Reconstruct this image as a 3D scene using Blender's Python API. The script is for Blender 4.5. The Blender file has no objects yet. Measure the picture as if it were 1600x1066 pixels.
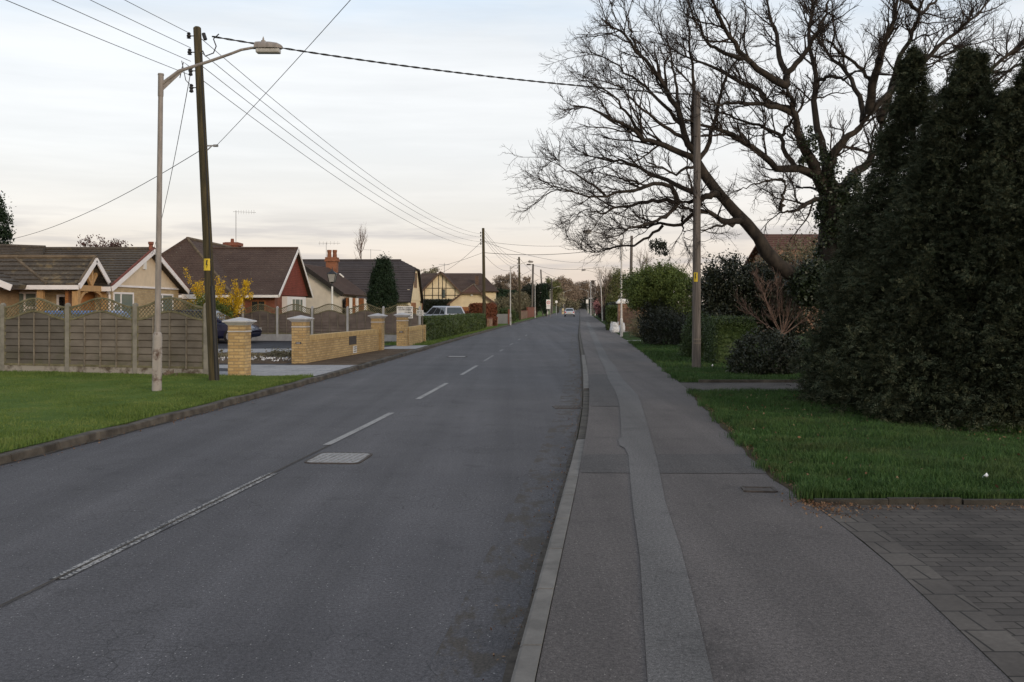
import bpy, bmesh, math, random
import numpy as np
from mathutils import Vector, Matrix
PI = math.pi
R = math.radians
random.seed(7)
scene = bpy.context.scene
col = scene.collection

# ------------------------------------------------------------------ camera model
F, U0, V0, HC = 1475.0, 800.0, 479.0, 1.75
def P(u, v, Y):                     # a point of the photograph (1600 px wide) at depth Y
    return Vector(((u-U0)/F*Y, Y, HC-(v-V0)/F*Y))
def G(u, v, z=0.1):                 # where that line of sight meets the height z
    return P(u, v, F*(HC-z)/(v-V0))
def gz(Y):
    t = min(max((Y-270.0)/160.0, 0.0), 1.0)
    return 2.8*t*t*(3-2*t)
class Curve1:
    def __init__(s, pts):
        s.x = [p[0] for p in pts]; s.y = [p[1] for p in pts]; n = len(pts)
        d = [(s.y[i+1]-s.y[i])/(s.x[i+1]-s.x[i]) for i in range(n-1)]
        s.m = [d[0]]+[(d[i-1]+d[i])/2 for i in range(1, n-1)]+[d[-1]]
    def __call__(s, q):
        x, y, m = s.x, s.y, s.m
        if q <= x[0]: return y[0]+m[0]*(q-x[0])
        if q >= x[-1]: return y[-1]+m[-1]*(q-x[-1])
        i = 0
        while q > x[i+1]: i += 1
        h = x[i+1]-x[i]; t = (q-x[i])/h
        return ((2*t**3-3*t*t+1)*y[i]+(t**3-2*t*t+t)*h*m[i]+(3*t*t-2*t**3)*y[i+1]+(t**3-t*t)*h*m[i+1])
XR = Curve1([(-25,-2.9),(0,-.46),(4.4,0),(9.5,.55),(15.1,1.1),(23.3,1.74),(42,3.0),(63,4.42),(99,7.05),(161,11.5),(287,20.5),(400,28),(520,36)])
XL = Curve1([(-25,-9.4),(0,-6.75),(10.4,-5.64),(14.8,-5.16),(22.8,-4.48),(36.4,-3.62),(61.5,-2.0),(89,0),(123,2.5),(184,7.0),(287,14.2),(400,21.7),(520,29.7)])
XP = Curve1([(-25,-.9),(4.15,2.2),(6.3,2.44),(9.15,2.56),(10.8,2.7),(13.1,2.94),(17.9,3.42),(24.1,3.92),(35.3,4.8),(54,6.15),(116,10.6),(161,13.8),(287,22.8),(400,30.3),(520,38.3)])
def ysteps(y0, y1):
    out = [y0]; y = y0
    while y < y1-1e-6:
        y += 1.0 if y < 30 else (3.0 if y < 100 else 10.0)
        out.append(min(y, y1))
    return out

# ------------------------------------------------------------------ materials
def new_mat(name):
    m = bpy.data.materials.new(name); m.use_nodes = True
    nt = m.node_tree; b = nt.nodes['Principled BSDF']
    return m, nt, b
def N(nt, t, **kw):
    n = nt.nodes.new(t)
    for k, v in kw.items(): setattr(n, k, v)
    return n
def pos(nt, scale=(1,1,1), rot=0.0):
    g = N(nt, 'ShaderNodeNewGeometry')
    mp = N(nt, 'ShaderNodeMapping'); mp.inputs['Scale'].default_value = scale; mp.inputs['Rotation'].default_value = (0,0,rot)
    nt.links.new(g.outputs['Position'], mp.inputs['Vector'])
    return mp.outputs['Vector']
def objco(nt, scale=(1,1,1)):
    g = N(nt, 'ShaderNodeTexCoord')
    mp = N(nt, 'ShaderNodeMapping'); mp.inputs['Scale'].default_value = scale
    nt.links.new(g.outputs['Object'], mp.inputs['Vector'])
    return mp.outputs['Vector']
def noise(nt, vec, scale, detail=4, rough=.55):
    n = N(nt, 'ShaderNodeTexNoise'); n.inputs['Scale'].default_value = scale
    n.inputs['Detail'].default_value = detail; n.inputs['Roughness'].default_value = rough
    nt.links.new(vec, n.inputs['Vector']); return n.outputs['Fac']
def ramp(nt, fac, stops, interp='LINEAR'):
    r = N(nt, 'ShaderNodeValToRGB'); r.color_ramp.interpolation = interp
    e = r.color_ramp.elements
    while len(e) < len(stops): e.new(.5)
    for i, (p, c) in enumerate(stops):
        e[i].position = p; e[i].color = (c[0], c[1], c[2], 1) if not isinstance(c, (int, float)) else (c, c, c, 1)
    nt.links.new(fac, r.inputs['Fac']); return r.outputs['Color']
def mix(nt, fac, a, b, mode='MIX'):
    n = N(nt, 'ShaderNodeMix', data_type='RGBA', blend_type=mode)
    for s, v in ((n.inputs[0], fac), (n.inputs[6], a), (n.inputs[7], b)):
        if hasattr(v, 'links'): nt.links.new(v, s)
        elif isinstance(v, (int, float)): s.default_value = v if s.type == 'VALUE' else (v, v, v, 1)
        else: s.default_value = (v[0], v[1], v[2], 1)
    return n.outputs[2]
def math_n(nt, op, a, b=0.0):
    n = N(nt, 'ShaderNodeMath', operation=op)
    for s, v in ((n.inputs[0], a), (n.inputs[1], b)):
        if hasattr(v, 'links'): nt.links.new(v, s)
        else: s.default_value = v
    return n.outputs[0]
def bump(nt, b, h, strength=.3, dist=.01):
    n = N(nt, 'ShaderNodeBump'); n.inputs['Strength'].default_value = strength; n.inputs['Distance'].default_value = dist
    nt.links.new(h, n.inputs['Height']); nt.links.new(n.outputs['Normal'], b.inputs['Normal'])
def plain(name, c, rough=.7, var=.2, scale=4.0, metal=0.0, bmp=0.0, bscale=60, c2=None, stretch=(1,1,1), spec=.35, cut=(.35,.65)):
    m, nt, b = new_mat(name)
    v = pos(nt, stretch)
    lo = [x*(1-var) for x in c]; hi = [min(1, x*(1+var)) for x in c] if c2 is None else c2
    f = noise(nt, v, scale, 6, .6)
    nt.links.new(ramp(nt, f, [(cut[0], lo), (cut[1], hi)]), b.inputs['Base Color'])
    b.inputs['Roughness'].default_value = rough; b.inputs['Metallic'].default_value = metal
    b.inputs['Specular IOR Level'].default_value = spec
    if bmp: bump(nt, b, noise(nt, v, bscale, 3), bmp, .01)
    return m
def wallvec(nt, sx=1, sz=1):        # (x+y, z) works for walls along either axis
    g = N(nt, 'ShaderNodeNewGeometry'); s = N(nt, 'ShaderNodeSeparateXYZ'); nt.links.new(g.outputs['Position'], s.inputs[0])
    c = N(nt, 'ShaderNodeCombineXYZ')
    nt.links.new(math_n(nt, 'MULTIPLY', math_n(nt, 'ADD', s.outputs[0], s.outputs[1]), sx), c.inputs[0])
    nt.links.new(math_n(nt, 'MULTIPLY', s.outputs[2], sz), c.inputs[1])
    return c.outputs[0]
def brick(name, c1, c2, mortar, bw=.225, bh=.075, ms=.009, var=.25, vec=None, bmp=.5):
    m, nt, b = new_mat(name)
    v = vec(nt) if vec else wallvec(nt)
    t = N(nt, 'ShaderNodeTexBrick'); nt.links.new(v, t.inputs['Vector'])
    t.inputs['Color1'].default_value = (*c1, 1); t.inputs['Color2'].default_value = (*c2, 1); t.inputs['Mortar'].default_value = (*mortar, 1)
    t.inputs['Scale'].default_value = 1; t.inputs['Mortar Size'].default_value = ms; t.inputs['Brick Width'].default_value = bw
    t.inputs['Row Height'].default_value = bh; t.inputs['Mortar Smooth'].default_value = .3
    f = noise(nt, pos(nt), 1.3, 5, .65); f2 = noise(nt, pos(nt), 30, 3, .6)
    cc = mix(nt, 1.0, t.outputs['Color'], ramp(nt, f, [(.3, 1-var), (.7, 1+var*.4)]), 'MULTIPLY')
    cc = mix(nt, 1.0, cc, ramp(nt, f2, [(.3, .85), (.7, 1.1)]), 'MULTIPLY')
    nt.links.new(cc, b.inputs['Base Color']); b.inputs['Roughness'].default_value = .85; b.inputs['Specular IOR Level'].default_value = .25
    bump(nt, b, math_n(nt, 'SUBTRACT', 1.0, t.outputs['Fac']), bmp, .008)
    return m
def leafmat(name, cols, rough=.6, spec=.25, patch=None):
    m, nt, b = new_mat(name)
    g = N(nt, 'ShaderNodeNewGeometry')
    n = len(cols)
    c = ramp(nt, g.outputs['Random Per Island'], [(i/(n-1) if n > 1 else 0, cols[i]) for i in range(n)])
    f = noise(nt, pos(nt), 1.1, 4, .6)
    c = mix(nt, 1.0, c, ramp(nt, f, [(.3, .72), (.7, 1.2)]), 'MULTIPLY')
    if patch: c = mix(nt, ramp(nt, noise(nt, pos(nt), patch[1], 5, .7), [(.50,0),(.68,.5)]), c, patch[0])
    nt.links.new(c, b.inputs['Base Color']); b.inputs['Roughness'].default_value = rough; b.inputs['Specular IOR Level'].default_value = spec
    return m
def tarmac(name, lo, hi, speck, wear=None, crack=0.0, grain=130.0):
    m, nt, b = new_mat(name)
    v = pos(nt)
    big = noise(nt, v, .45, 5, .6)
    long_ = noise(nt, pos(nt, (1.3, .03, 1), R(4.6)), 1.0, 4, .6)
    c = ramp(nt, big, [(.3, lo), (.7, hi)])
    c = mix(nt, 1.0, c, ramp(nt, long_, [(.32, .78), (.68, 1.2)]), 'MULTIPLY')
    st = noise(nt, v, 1.7, 6, .7); c = mix(nt, 1.0, c, ramp(nt, st, [(.30, .72), (.42, 1.0), (.70, 1.10)]), 'MULTIPLY')
    gr = noise(nt, v, grain, 2, .7)
    c = mix(nt, 1.0, c, ramp(nt, gr, [(.3, .45), (.7, 1.55)]), 'MULTIPLY')
    gr2 = noise(nt, v, grain*.33, 2, .6)
    c = mix(nt, 1.0, c, ramp(nt, gr2, [(.3, .68), (.7, 1.34)]), 'MULTIPLY')
    vo = N(nt, 'ShaderNodeTexVoronoi'); vo.inputs['Scale'].default_value = 26; nt.links.new(v, vo.inputs['Vector'])
    sp = ramp(nt, vo.outputs['Distance'], [(.08, 1), (.13, 0)])
    sel = N(nt, 'ShaderNodeSeparateColor'); nt.links.new(vo.outputs['Color'], sel.inputs[0])
    sp = math_n(nt, 'MULTIPLY', sp, ramp(nt, sel.outputs[0], [(.60, 0), (.66, 1)]))
    c = mix(nt, sp, c, speck)
    if crack:
        e = N(nt, 'ShaderNodeTexVoronoi', feature='DISTANCE_TO_EDGE'); e.inputs['Scale'].default_value = 5.5
        tn = N(nt, 'ShaderNodeTexNoise'); tn.inputs['Scale'].default_value = 3; nt.links.new(v, tn.inputs['Vector']); wv = mix(nt, .12, v, tn.outputs['Color'], 'ADD'); nt.links.new(wv, e.inputs['Vector'])
        ln = ramp(nt, e.outputs['Distance'], [(.006, 1), (.02, 0)])
        msk = ramp(nt, noise(nt, v, .8, 3), [(.50, 0), (.60, 1)])
        c = mix(nt, math_n(nt, 'MULTIPLY', math_n(nt, 'MULTIPLY', ln, msk), crack), c, (.02, .02, .02))
    nt.links.new(c, b.inputs['Base Color']); b.inputs['Roughness'].default_value = .82; b.inputs['Specular IOR Level'].default_value = .3
    bump(nt, b, gr, .5, .006)
    return m
def groundcol(nt, b, stops, s1=1.2, s2=30):
    f = noise(nt, pos(nt), s1, 6, .65)
    c = ramp(nt, f, stops)
    c = mix(nt, 1.0, c, ramp(nt, noise(nt, pos(nt), s2, 3, .7), [(.25, .6), (.75, 1.4)]), 'MULTIPLY')
    nt.links.new(c, b.inputs['Base Color']); b.inputs['Roughness'].default_value = .9; b.inputs['Specular IOR Level'].default_value = .05
    bump(nt, b, noise(nt, pos(nt), s2*1.5, 3), .6, .03)
def earth(name, stops, s1=1.2, s2=30):
    m, nt, b = new_mat(name); groundcol(nt, b, stops, s1, s2); return m
def worn_paint(name, c, under, thr=(.42, .55), scale=38):
    m, nt, b = new_mat(name)
    f = noise(nt, pos(nt), scale, 3, .7); g = noise(nt, pos(nt), 2.2, 2)
    f = math_n(nt, 'ADD', math_n(nt, 'MULTIPLY', f, .75), math_n(nt, 'MULTIPLY', g, .3))
    nt.links.new(ramp(nt, f, [(thr[0], under), (thr[1], c)]), b.inputs['Base Color']); b.inputs['Roughness'].default_value = .8
    return m
def tiles(name, lo, hi, moss=None, mossk=.6, tw=.3):
    m, nt, b = new_mat(name)
    g = N(nt, 'ShaderNodeNewGeometry')
    c = ramp(nt, noise(nt, pos(nt), .7, 6, .7), [(.3, lo), (.7, hi)])
    c = mix(nt, 1.0, c, ramp(nt, noise(nt, pos(nt), 14, 3, .7), [(.3, .65), (.7, 1.35)]), 'MULTIPLY')
    if moss:
        vo = N(nt, 'ShaderNodeTexVoronoi'); vo.inputs['Scale'].default_value = 2.2; nt.links.new(pos(nt), vo.inputs['Vector'])
        sp = ramp(nt, vo.outputs['Distance'], [(.05, 1), (.12, 0)])
        c = mix(nt, math_n(nt, 'MULTIPLY', sp, .6), c, (.22, .21, .17))
        f = noise(nt, pos(nt), 1.6, 6, .75)
        c = mix(nt, ramp(nt, f, [(mossk, 0), (mossk+.1, .8)]), c, moss)
    nt.links.new(c, b.inputs['Base Color']); b.inputs['Roughness'].default_value = .85; b.inputs['Specular IOR Level'].default_value = .25
    w = N(nt, 'ShaderNodeTexWave', wave_profile='SIN'); w.inputs['Scale'].default_value = 1/(tw*3.14)*1.57; w.inputs['Distortion'].default_value = 0
    nt.links.new(wallvec(nt, 1, 0), w.inputs['Vector'])
    bump(nt, b, w.outputs['Fac'], .35, .02)
    return m
MT = {}
MT['road'] = tarmac('road asphalt', (.062,.060,.066), (.086,.083,.089), (.34,.33,.33), crack=.6)
MT['pavement'] = tarmac('footway asphalt', (.080,.071,.069), (.106,.094,.090), (.27,.25,.23), grain=120)
MT['trench'] = tarmac('reinstated asphalt', (.098,.094,.094), (.118,.113,.111), (.24,.23,.23), grain=140)
MT['band'] = tarmac('dark asphalt', (.062,.058,.058), (.084,.077,.075), (.2,.19,.19), grain=140)
MT['drive'] = tarmac('new asphalt', (.022,.022,.028), (.03,.03,.036), (.07,.07,.08))
MT['kerb'] = plain('concrete kerb', (.145,.136,.126), .85, .22, 6, bmp=.3, bscale=90)
MT['kerb_dirty'] = plain('dirty kerb', (.060,.051,.042), .9, .4, 3.5, bmp=.5, bscale=40, c2=(.105,.092,.076))
MT['gutter'] = plain('gutter dirt', (.06,.052,.044), .95, .4, 9, bmp=.5)
MT['lightpave'] = brick('pale paving', (.30,.30,.31), (.36,.35,.35), (.22,.21,.21), .45, .3, .01, vec=lambda nt: pos(nt))
MT['blocks'] = brick('paving blocks', (.070,.062,.057), (.094,.083,.075), (.034,.030,.027), .21, .105, .007, .4, vec=lambda nt: pos(nt))
MT['blockedge'] = brick('edging blocks', (.095,.084,.076), (.118,.105,.094), (.035,.032,.03), .23, .3, .008, .35, vec=lambda nt: pos(nt))
MT['soil'] = earth('bare soil', [(.3, (.07,.05,.036)), (.7, (.14,.105,.075))], 1.5, 25)
MT['turf'] = earth('turf', [(.3, (.060,.10,.022)), (.55, (.088,.135,.030)), (.75, (.135,.15,.048))], .7, 30)
MT['turf_dark'] = earth('long turf', [(.3, (.022,.042,.012)), (.7, (.045,.066,.022))], 1.0, 25)
MT['field'] = earth('field', [(.3, (.045,.06,.02)), (.7, (.085,.09,.04))], .05, 3)
MT['white'] = plain('white paint', (.74,.73,.71), .5, .06, 3)
MT['lampgrey'] = plain('pale lamp paint', (.225,.20,.185), .6, .14, 5, c2=(.285,.258,.24), stretch=(3,3,.6))
MT['lampbase'] = plain('flaking pale paint', (.14,.09,.07), .8, .3, 7, c2=(.30,.275,.255), cut=(.32,.46))
MT['metal'] = plain('galvanised', (.30,.30,.31), .5, .2, 8, metal=.3)
MT['dark'] = plain('black plastic', (.02,.02,.022), .5, .2, 8)
MT['glasslamp'] = plain('lamp bowl', (.36,.35,.33), .25, .15, 20, spec=.6)
MT['pole'] = plain('green treated timber', (.042,.037,.020), .85, .35, 5, stretch=(6,6,.25), bmp=.5, bscale=20, c2=(.082,.064,.031))
MT['pole_grey'] = plain('weathered timber', (.095,.083,.076), .9, .3, 5, stretch=(7,7,.25), bmp=.6, bscale=20, c2=(.165,.145,.132))
MT['lampwhite'] = plain('white lamp paint', (.50,.48,.46), .6, .14, 5, c2=(.60,.58,.56), stretch=(3,3,.6))
MT['yellow'] = plain('yellow plate', (.62,.45,.03), .5, .1, 8)
MT['fencewood'] = plain('weathered fence board', (.125,.107,.092), .9, .2, 1.3, stretch=(1,1,1.5), bmp=.15, bscale=30, c2=(.165,.145,.127))
MT['fencewood_far'] = plain('brown fence board', (.145,.115,.105), .9, .25, 1.3, stretch=(1,1,1.5), c2=(.185,.15,.135))
MT['lattice'] = plain('green tinted lattice', (.14,.128,.072), .9, .25, 6, c2=(.20,.18,.11))
def vary(m, k=.35):
    nt = m.node_tree; b = nt.nodes['Principled BSDF']; old = b.inputs['Base Color'].links[0].from_socket
    o = N(nt, 'ShaderNodeObjectInfo'); c = mix(nt, 1.0, old, ramp(nt, o.outputs['Random'], [(0,(1-k,1-k*.95,1-k*.9)),(1,(1+k*.5,1+k*.45,1+k*.3))]), 'MULTIPLY')
    g = N(nt, 'ShaderNodeNewGeometry'); sp = N(nt, 'ShaderNodeSeparateXYZ'); nt.links.new(g.outputs['Position'], sp.inputs[0])
    al = math_n(nt, 'MULTIPLY', ramp(nt, noise(nt, pos(nt), 2.5, 5, .7), [(.40,0),(.62,.8)]), ramp(nt, sp.outputs[2], [(.25,1),(.75,.12)]))
    nt.links.new(mix(nt, al, c, (.085,.085,.045)), b.inputs['Base Color'])
for k_ in ('fencewood','fencewood_far'): vary(MT[k_], .3 if k_ == 'fencewood' else .15)
MT['batten'] = plain('pale batten', (.17,.145,.115), .9, .2, 4, c2=(.22,.19,.15))
MT['concrete'] = plain('concrete post', (.19,.18,.155), .9, .2, 5, bmp=.3, bscale=60)
MT['concrete_dirty'] = plain('stained gravel board', (.13,.10,.07), .9, .3, 3.5, c2=(.30,.275,.24), cut=(.36,.50))
MT['concrete_new'] = plain('pale concrete', (.36,.36,.37), .85, .12, 5)
MT['cap'] = plain('cast stone cap', (.44,.44,.45), .8, .12, 6)
MT['buff'] = brick('buff brick', (.41,.275,.125), (.55,.39,.19), (.30,.225,.13), ms=.011, var=.22)
MT['buffsmooth'] = plain('buff coping brick', (.46,.32,.145), .85, .18, 6)
MT['yelbrick'] = brick('yellow stock brick', (.38,.27,.145), (.49,.365,.205), (.38,.31,.21), var=.22)
MT['redbrick'] = brick('red brick', (.21,.06,.035), (.28,.085,.05), (.20,.13,.10), var=.3)
MT['wingbrick'] = brick('wing brick', (.36,.235,.13), (.45,.31,.18), (.36,.28,.19), var=.25); MT['orangebrick'] = brick('orange brick', (.24,.085,.042), (.32,.12,.06), (.22,.14,.10), var=.3)
MT['gardenbrick'] = brick('garden wall brick', (.22,.11,.07), (.36,.21,.13), (.28,.22,.17), var=.45)
MT['tilehung'] = brick('red hung tiles', (.20,.043,.028), (.26,.06,.038), (.085,.025,.018), .165, .11, .010)
MT['render_cream'] = plain('cream render', (.62,.50,.36), .85, .07, 2.5)
MT['render_white'] = plain('off white render', (.60,.54,.46), .85, .08, 2.0)
MT['render_yellow'] = plain('yellow cream render', (.70,.575,.385), .85, .07, 2.0)
MT['fascia'] = plain('white fascia', (.76,.72,.71), .5, .06, 2)
MT['roof_grey'] = tiles('grey brown tiles', (.056,.046,.038), (.098,.082,.066), (.18,.14,.08), .57)
MT['roof_moss'] = tiles('lichened tiles', (.055,.047,.04), (.10,.082,.062), (.21,.16,.09), .50)
MT['roof_brown'] = tiles('brown tiles', (.056,.035,.028), (.094,.064,.051), (.15,.115,.075), .62)
MT['roof_tan'] = tiles('tan brown tiles', (.06,.036,.028), (.085,.054,.042))
MT['roof_pan'] = tiles('dark pantiles', (.040,.033,.034), (.066,.055,.055), tw=.35)
MT['roof_red'] = tiles('red brown tiles', (.085,.042,.032), (.125,.066,.05))
MT['ridge'] = plain('ridge tiles', (.12,.09,.06), .9, .35, 3)
MT['ridge_red'] = plain('red verge', (.16,.05,.035), .9, .3, 4)
MT['oak'] = plain('new oak', (.40,.24,.105), .6, .22, 4, stretch=(6,6,.6))
MT['oakdoor'] = plain('oak boards', (.30,.12,.035), .5, .2, 4, stretch=(1,1,7))
MT['brownwood'] = plain('orange brown timber', (.26,.10,.035), .5, .25, 5)
MT['blackwood'] = plain('black stained timber', (.018,.015,.013), .7, .3, 5)
MT['glass'] = plain('window glass with blinds', (.15,.19,.175), .12, .12, 9, stretch=(9,9,.2), spec=.6)
MT['darkglass'] = plain('dark glass', (.02,.022,.024), .08, .3, 3, spec=.7)
MT['carglass'] = plain('car glass', (.03,.04,.045), .05, .2, 2, spec=.8)
MT['silver'] = plain('silver car paint', (.42,.44,.49), .30, .05, 2, metal=.15, spec=.6)
MT['navy'] = plain('navy car paint', (.010,.014,.045), .18, .05, 2, spec=.7)
MT['blue'] = plain('blue car paint', (.06,.12,.30), .25, .05, 2, spec=.7)
MT['red'] = plain('red lens', (.45,.02,.02), .25, .1, 9, spec=.6)
MT['rubber'] = plain('rubber', (.015,.015,.016), .8, .2, 9)
MT['plate_yel'] = plain('yellow number plate', (.50,.42,.20), .5, .05, 9)
MT['bark'] = plain('oak bark', (.022,.018,.015), .95, .35, 6, stretch=(1,1,.5), bmp=.6, bscale=14, c2=(.048,.038,.030))
MT['twig'] = plain('twigs', (.030,.022,.018), .9, .3, 6)
MT['twig_red'] = plain('reddish twigs', (.13,.082,.066), .9, .3, 6, c2=(.21,.145,.12))
MT['twig_brown'] = plain('brown twigs', (.14,.105,.08), .9, .3, 3, c2=(.20,.155,.12))
MT['twig_olive'] = plain('olive twigs', (.065,.06,.03), .9, .3, 3, c2=(.11,.095,.05))
MT['wire'] = plain('cable', (.05,.05,.055), .6, .1, 5)
MT['blackcable'] = plain('black cable', (.018,.018,.02), .6, .1, 5)
MT['iron'] = plain('worn cast iron', (.25,.245,.245), .6, .3, 30, metal=.2)
MT['iron_dark'] = plain('rusty iron', (.06,.05,.045), .8, .3, 25)
MT['bag'] = plain('white sack', (.62,.63,.66), .6, .25, 7, bmp=.8, bscale=9)
MT['signred'] = plain('sign red', (.5,.03,.03), .5, .05, 5)
MT['signblack'] = plain('sign lettering', (.02,.02,.025), .6, .1, 5)
MT['fir'] = leafmat('cypress foliage', [(.020,.029,.018),(.034,.045,.027),(.050,.058,.036),(.070,.074,.046)], .8, .06)
MT['conifer'] = leafmat('conifer foliage', [(.010,.020,.010),(.016,.032,.015),(.024,.044,.02)], .65, .2)
MT['ivy'] = leafmat('ivy leaves', [(.010,.018,.007),(.018,.03,.011),(.034,.050,.02)], .45, .4)
MT['holly'] = leafmat('dark leaves', [(.010,.014,.008),(.016,.022,.011),(.028,.034,.018)], .5, .35)
MT['bushgreen'] = leafmat('spring leaves', [(.06,.085,.018),(.09,.125,.028),(.13,.165,.042)], .6, .25)
MT['willow'] = leafmat('olive leaves', [(.075,.085,.03),(.11,.12,.042),(.15,.15,.06)], .65, .2)
MT['hedge'] = leafmat('hedge leaves', [(.034,.054,.014),(.052,.080,.019),(.080,.110,.030)], .55, .3)
MT['boxhedge'] = leafmat('clipped leaves', [(.028,.050,.015),(.042,.070,.021),(.062,.098,.031)], .55, .3)
MT['redhedge'] = leafmat('copper leaves', [(.10,.032,.018),(.16,.055,.028),(.21,.085,.045)], .65, .2)
MT['forsythia'] = leafmat('forsythia flowers', [(.55,.33,.01),(.68,.43,.015),(.75,.52,.03)], .6, .2)
MT['pink'] = leafmat('pink blossom', [(.30,.13,.13),(.42,.2,.2),(.5,.28,.27)], .6, .2)
MT['plum'] = leafmat('purple leaves', [(.06,.03,.03),(.10,.05,.045),(.13,.07,.06)], .6, .2)
MT['brownleaf'] = leafmat('brown buds', [(.19,.145,.11),(.25,.19,.145),(.31,.24,.18)], .8, .1)
MT['oliveleaf'] = leafmat('olive buds', [(.13,.12,.075),(.17,.155,.10),(.21,.19,.13)], .8, .1)
MT['blossom'] = leafmat('pale blossom', [(.22,.20,.12),(.32,.29,.19),(.40,.37,.27)], .8, .1)
MT['grass'] = leafmat('short grass', [(.066,.112,.022),(.096,.152,.032),(.140,.188,.046)], .6, .2, ((.16,.17,.058), 1.1))
MT['grass_dark'] = leafmat('long grass', [(.026,.064,.017),(.042,.094,.024),(.066,.120,.034)], .6, .2, ((.085,.090,.036), 1.4))
MT['litter'] = leafmat('dead leaves', [(.10,.05,.03),(.16,.09,.05),(.25,.17,.11)], .8, .2)

# ------------------------------------------------------------------ mesh helpers
def wloc(o):
    v = Vector((0,0,0))
    while o is not None:
        v = v+o.location; o = o.parent
    return v
class MB:
    def __init__(s): s.v = []; s.f = []
    def add(s, vs, fs):
        k = len(s.v); s.v += [tuple(p) for p in vs]; s.f += [tuple(i+k for i in f) for f in fs]
    def quad(s, *p): s.add(p, [tuple(range(len(p)))])
    def box(s, x0, x1, y0, y1, z0, z1):
        if x0 > x1: x0, x1 = x1, x0
        if y0 > y1: y0, y1 = y1, y0
        if z0 > z1: z0, z1 = z1, z0
        s.add([(x0,y0,z0),(x1,y0,z0),(x1,y1,z0),(x0,y1,z0),(x0,y0,z1),(x1,y0,z1),(x1,y1,z1),(x0,y1,z1)],
              [(0,3,2,1),(4,5,6,7),(0,1,5,4),(1,2,6,5),(2,3,7,6),(3,0,4,7)])
    def frustum(s, c, a, b, z0, z1):        # square section, half sizes a (below) and b (above)
        x, y = c
        s.add([(x-a,y-a,z0),(x+a,y-a,z0),(x+a,y+a,z0),(x-a,y+a,z0),(x-b,y-b,z1),(x+b,y-b,z1),(x+b,y+b,z1),(x-b,y+b,z1)],
              [(0,3,2,1),(4,5,6,7),(0,1,5,4),(1,2,6,5),(2,3,7,6),(3,0,4,7)])
    def beam(s, p, q, w, h, up=(0,0,1)):
        p, q = Vector(p), Vector(q); d = (q-p).normalized(); up = Vector(up)
        sd = d.cross(up)
        if sd.length < 1e-4: sd = d.cross(Vector((1,0,0)))
        sd.normalize(); u = sd.cross(d)
        a = sd*w/2; b = u*h/2
        s.add([p-a-b,p+a-b,p+a+b,p-a+b,q-a-b,q+a-b,q+a+b,q-a+b],
              [(0,3,2,1),(4,5,6,7),(0,1,5,4),(1,2,6,5),(2,3,7,6),(3,0,4,7)])
    def tube(s, pts, r, n=8, cap=True):
        pts = [Vector(p) for p in pts]; m = len(pts)
        rr = r if isinstance(r, (list, tuple)) else [r]*m
        k = len(s.v); ref = None
        for i in range(m):
            d = (pts[min(i+1,m-1)]-pts[max(i-1,0)]).normalized()
            if ref is None: ref = Vector((1,0,0)) if abs(d.x) < .8 else Vector((0,1,0))
            a = (ref-d*ref.dot(d)).normalized(); b = d.cross(a); ref = a
            for j in range(n):
                t = 2*PI*j/n; s.v.append(tuple(pts[i]+a*(math.cos(t)*rr[i])+b*(math.sin(t)*rr[i])))
        for i in range(m-1):
            for j in range(n):
                j2 = (j+1) % n; s.f.append((k+i*n+j, k+i*n+j2, k+(i+1)*n+j2, k+(i+1)*n+j))
        if cap:
            s.f.append(tuple(k+j for j in range(n))[::-1]); s.f.append(tuple(k+(m-1)*n+j for j in range(n)))
    def lathe(s, c, prof, n=16):
        s.tube([(c[0],c[1],c[2]+z) for r, z in prof], [max(r,.0005) for r, z in prof], n)
    def prism(s, poly, axis, a0, a1):       # a polygon pushed along one axis
        def pt(p, a):
            return (a,p[0],p[1]) if axis == 'x' else ((p[0],a,p[1]) if axis == 'y' else (p[0],p[1],a))
        n = len(poly); s.add([pt(p,a0) for p in poly]+[pt(p,a1) for p in poly],
              [tuple(range(n))[::-1], tuple(range(n,2*n))]+[(i,(i+1)%n,n+(i+1)%n,n+i) for i in range(n)])
    def slope(s, a, b, c, d, n, lift=.03, under=.10):   # tile courses: a-b is the eave, d-c the ridge
        a, b, c, d = map(Vector, (a,b,c,d))
        nm = (b-a).cross((d-a) if (d-a).length > 1e-3 else (c-a))
        if nm.length < 1e-6: nm = (b-a).cross(c-a)
        nm.normalize()
        if nm.z < 0: nm = -nm
        for k in range(n):
            t0, t1 = k/n, (k+1)/n
            l0, l1, r0, r1 = a.lerp(d,t0), a.lerp(d,t1), b.lerp(c,t0), b.lerp(c,t1)
            s.add([l0, r0, r0+nm*lift, l0+nm*lift, l1+nm*.004, r1+nm*.004], [(0,1,2,3),(3,2,5,4),(0,3,4),(1,5,2)])
        s.add([a-nm*under, b-nm*under, c-nm*under, d-nm*under, a, b, c, d], [(0,1,2,3),(0,4,5,1),(1,5,6,2),(2,6,7,3),(3,7,4,0)])
    def build(s, name, m, parent=None, world=False, smooth=False):
        off = wloc(parent) if (world and parent is not None) else Vector((0,0,0))
        me = bpy.data.meshes.new(name)
        me.from_pydata([(p[0]-off.x,p[1]-off.y,p[2]-off.z) for p in s.v], [], s.f); me.update()
        bm = bmesh.new(); bm.from_mesh(me); bmesh.ops.recalc_face_normals(bm, faces=bm.faces); bm.to_mesh(me); bm.free()
        me.materials.append(MT[m] if isinstance(m, str) else m)
        if smooth:
            for p in me.polygons: p.use_smooth = True
        o = bpy.data.objects.new(name, me); col.objects.link(o)
        if parent is not None: o.parent = parent
        return o
def smooth_angle(o, deg=40):
    for p in o.data.polygons: p.use_smooth = True
    o.data.set_sharp_from_angle(angle=R(deg))
    return o
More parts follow.
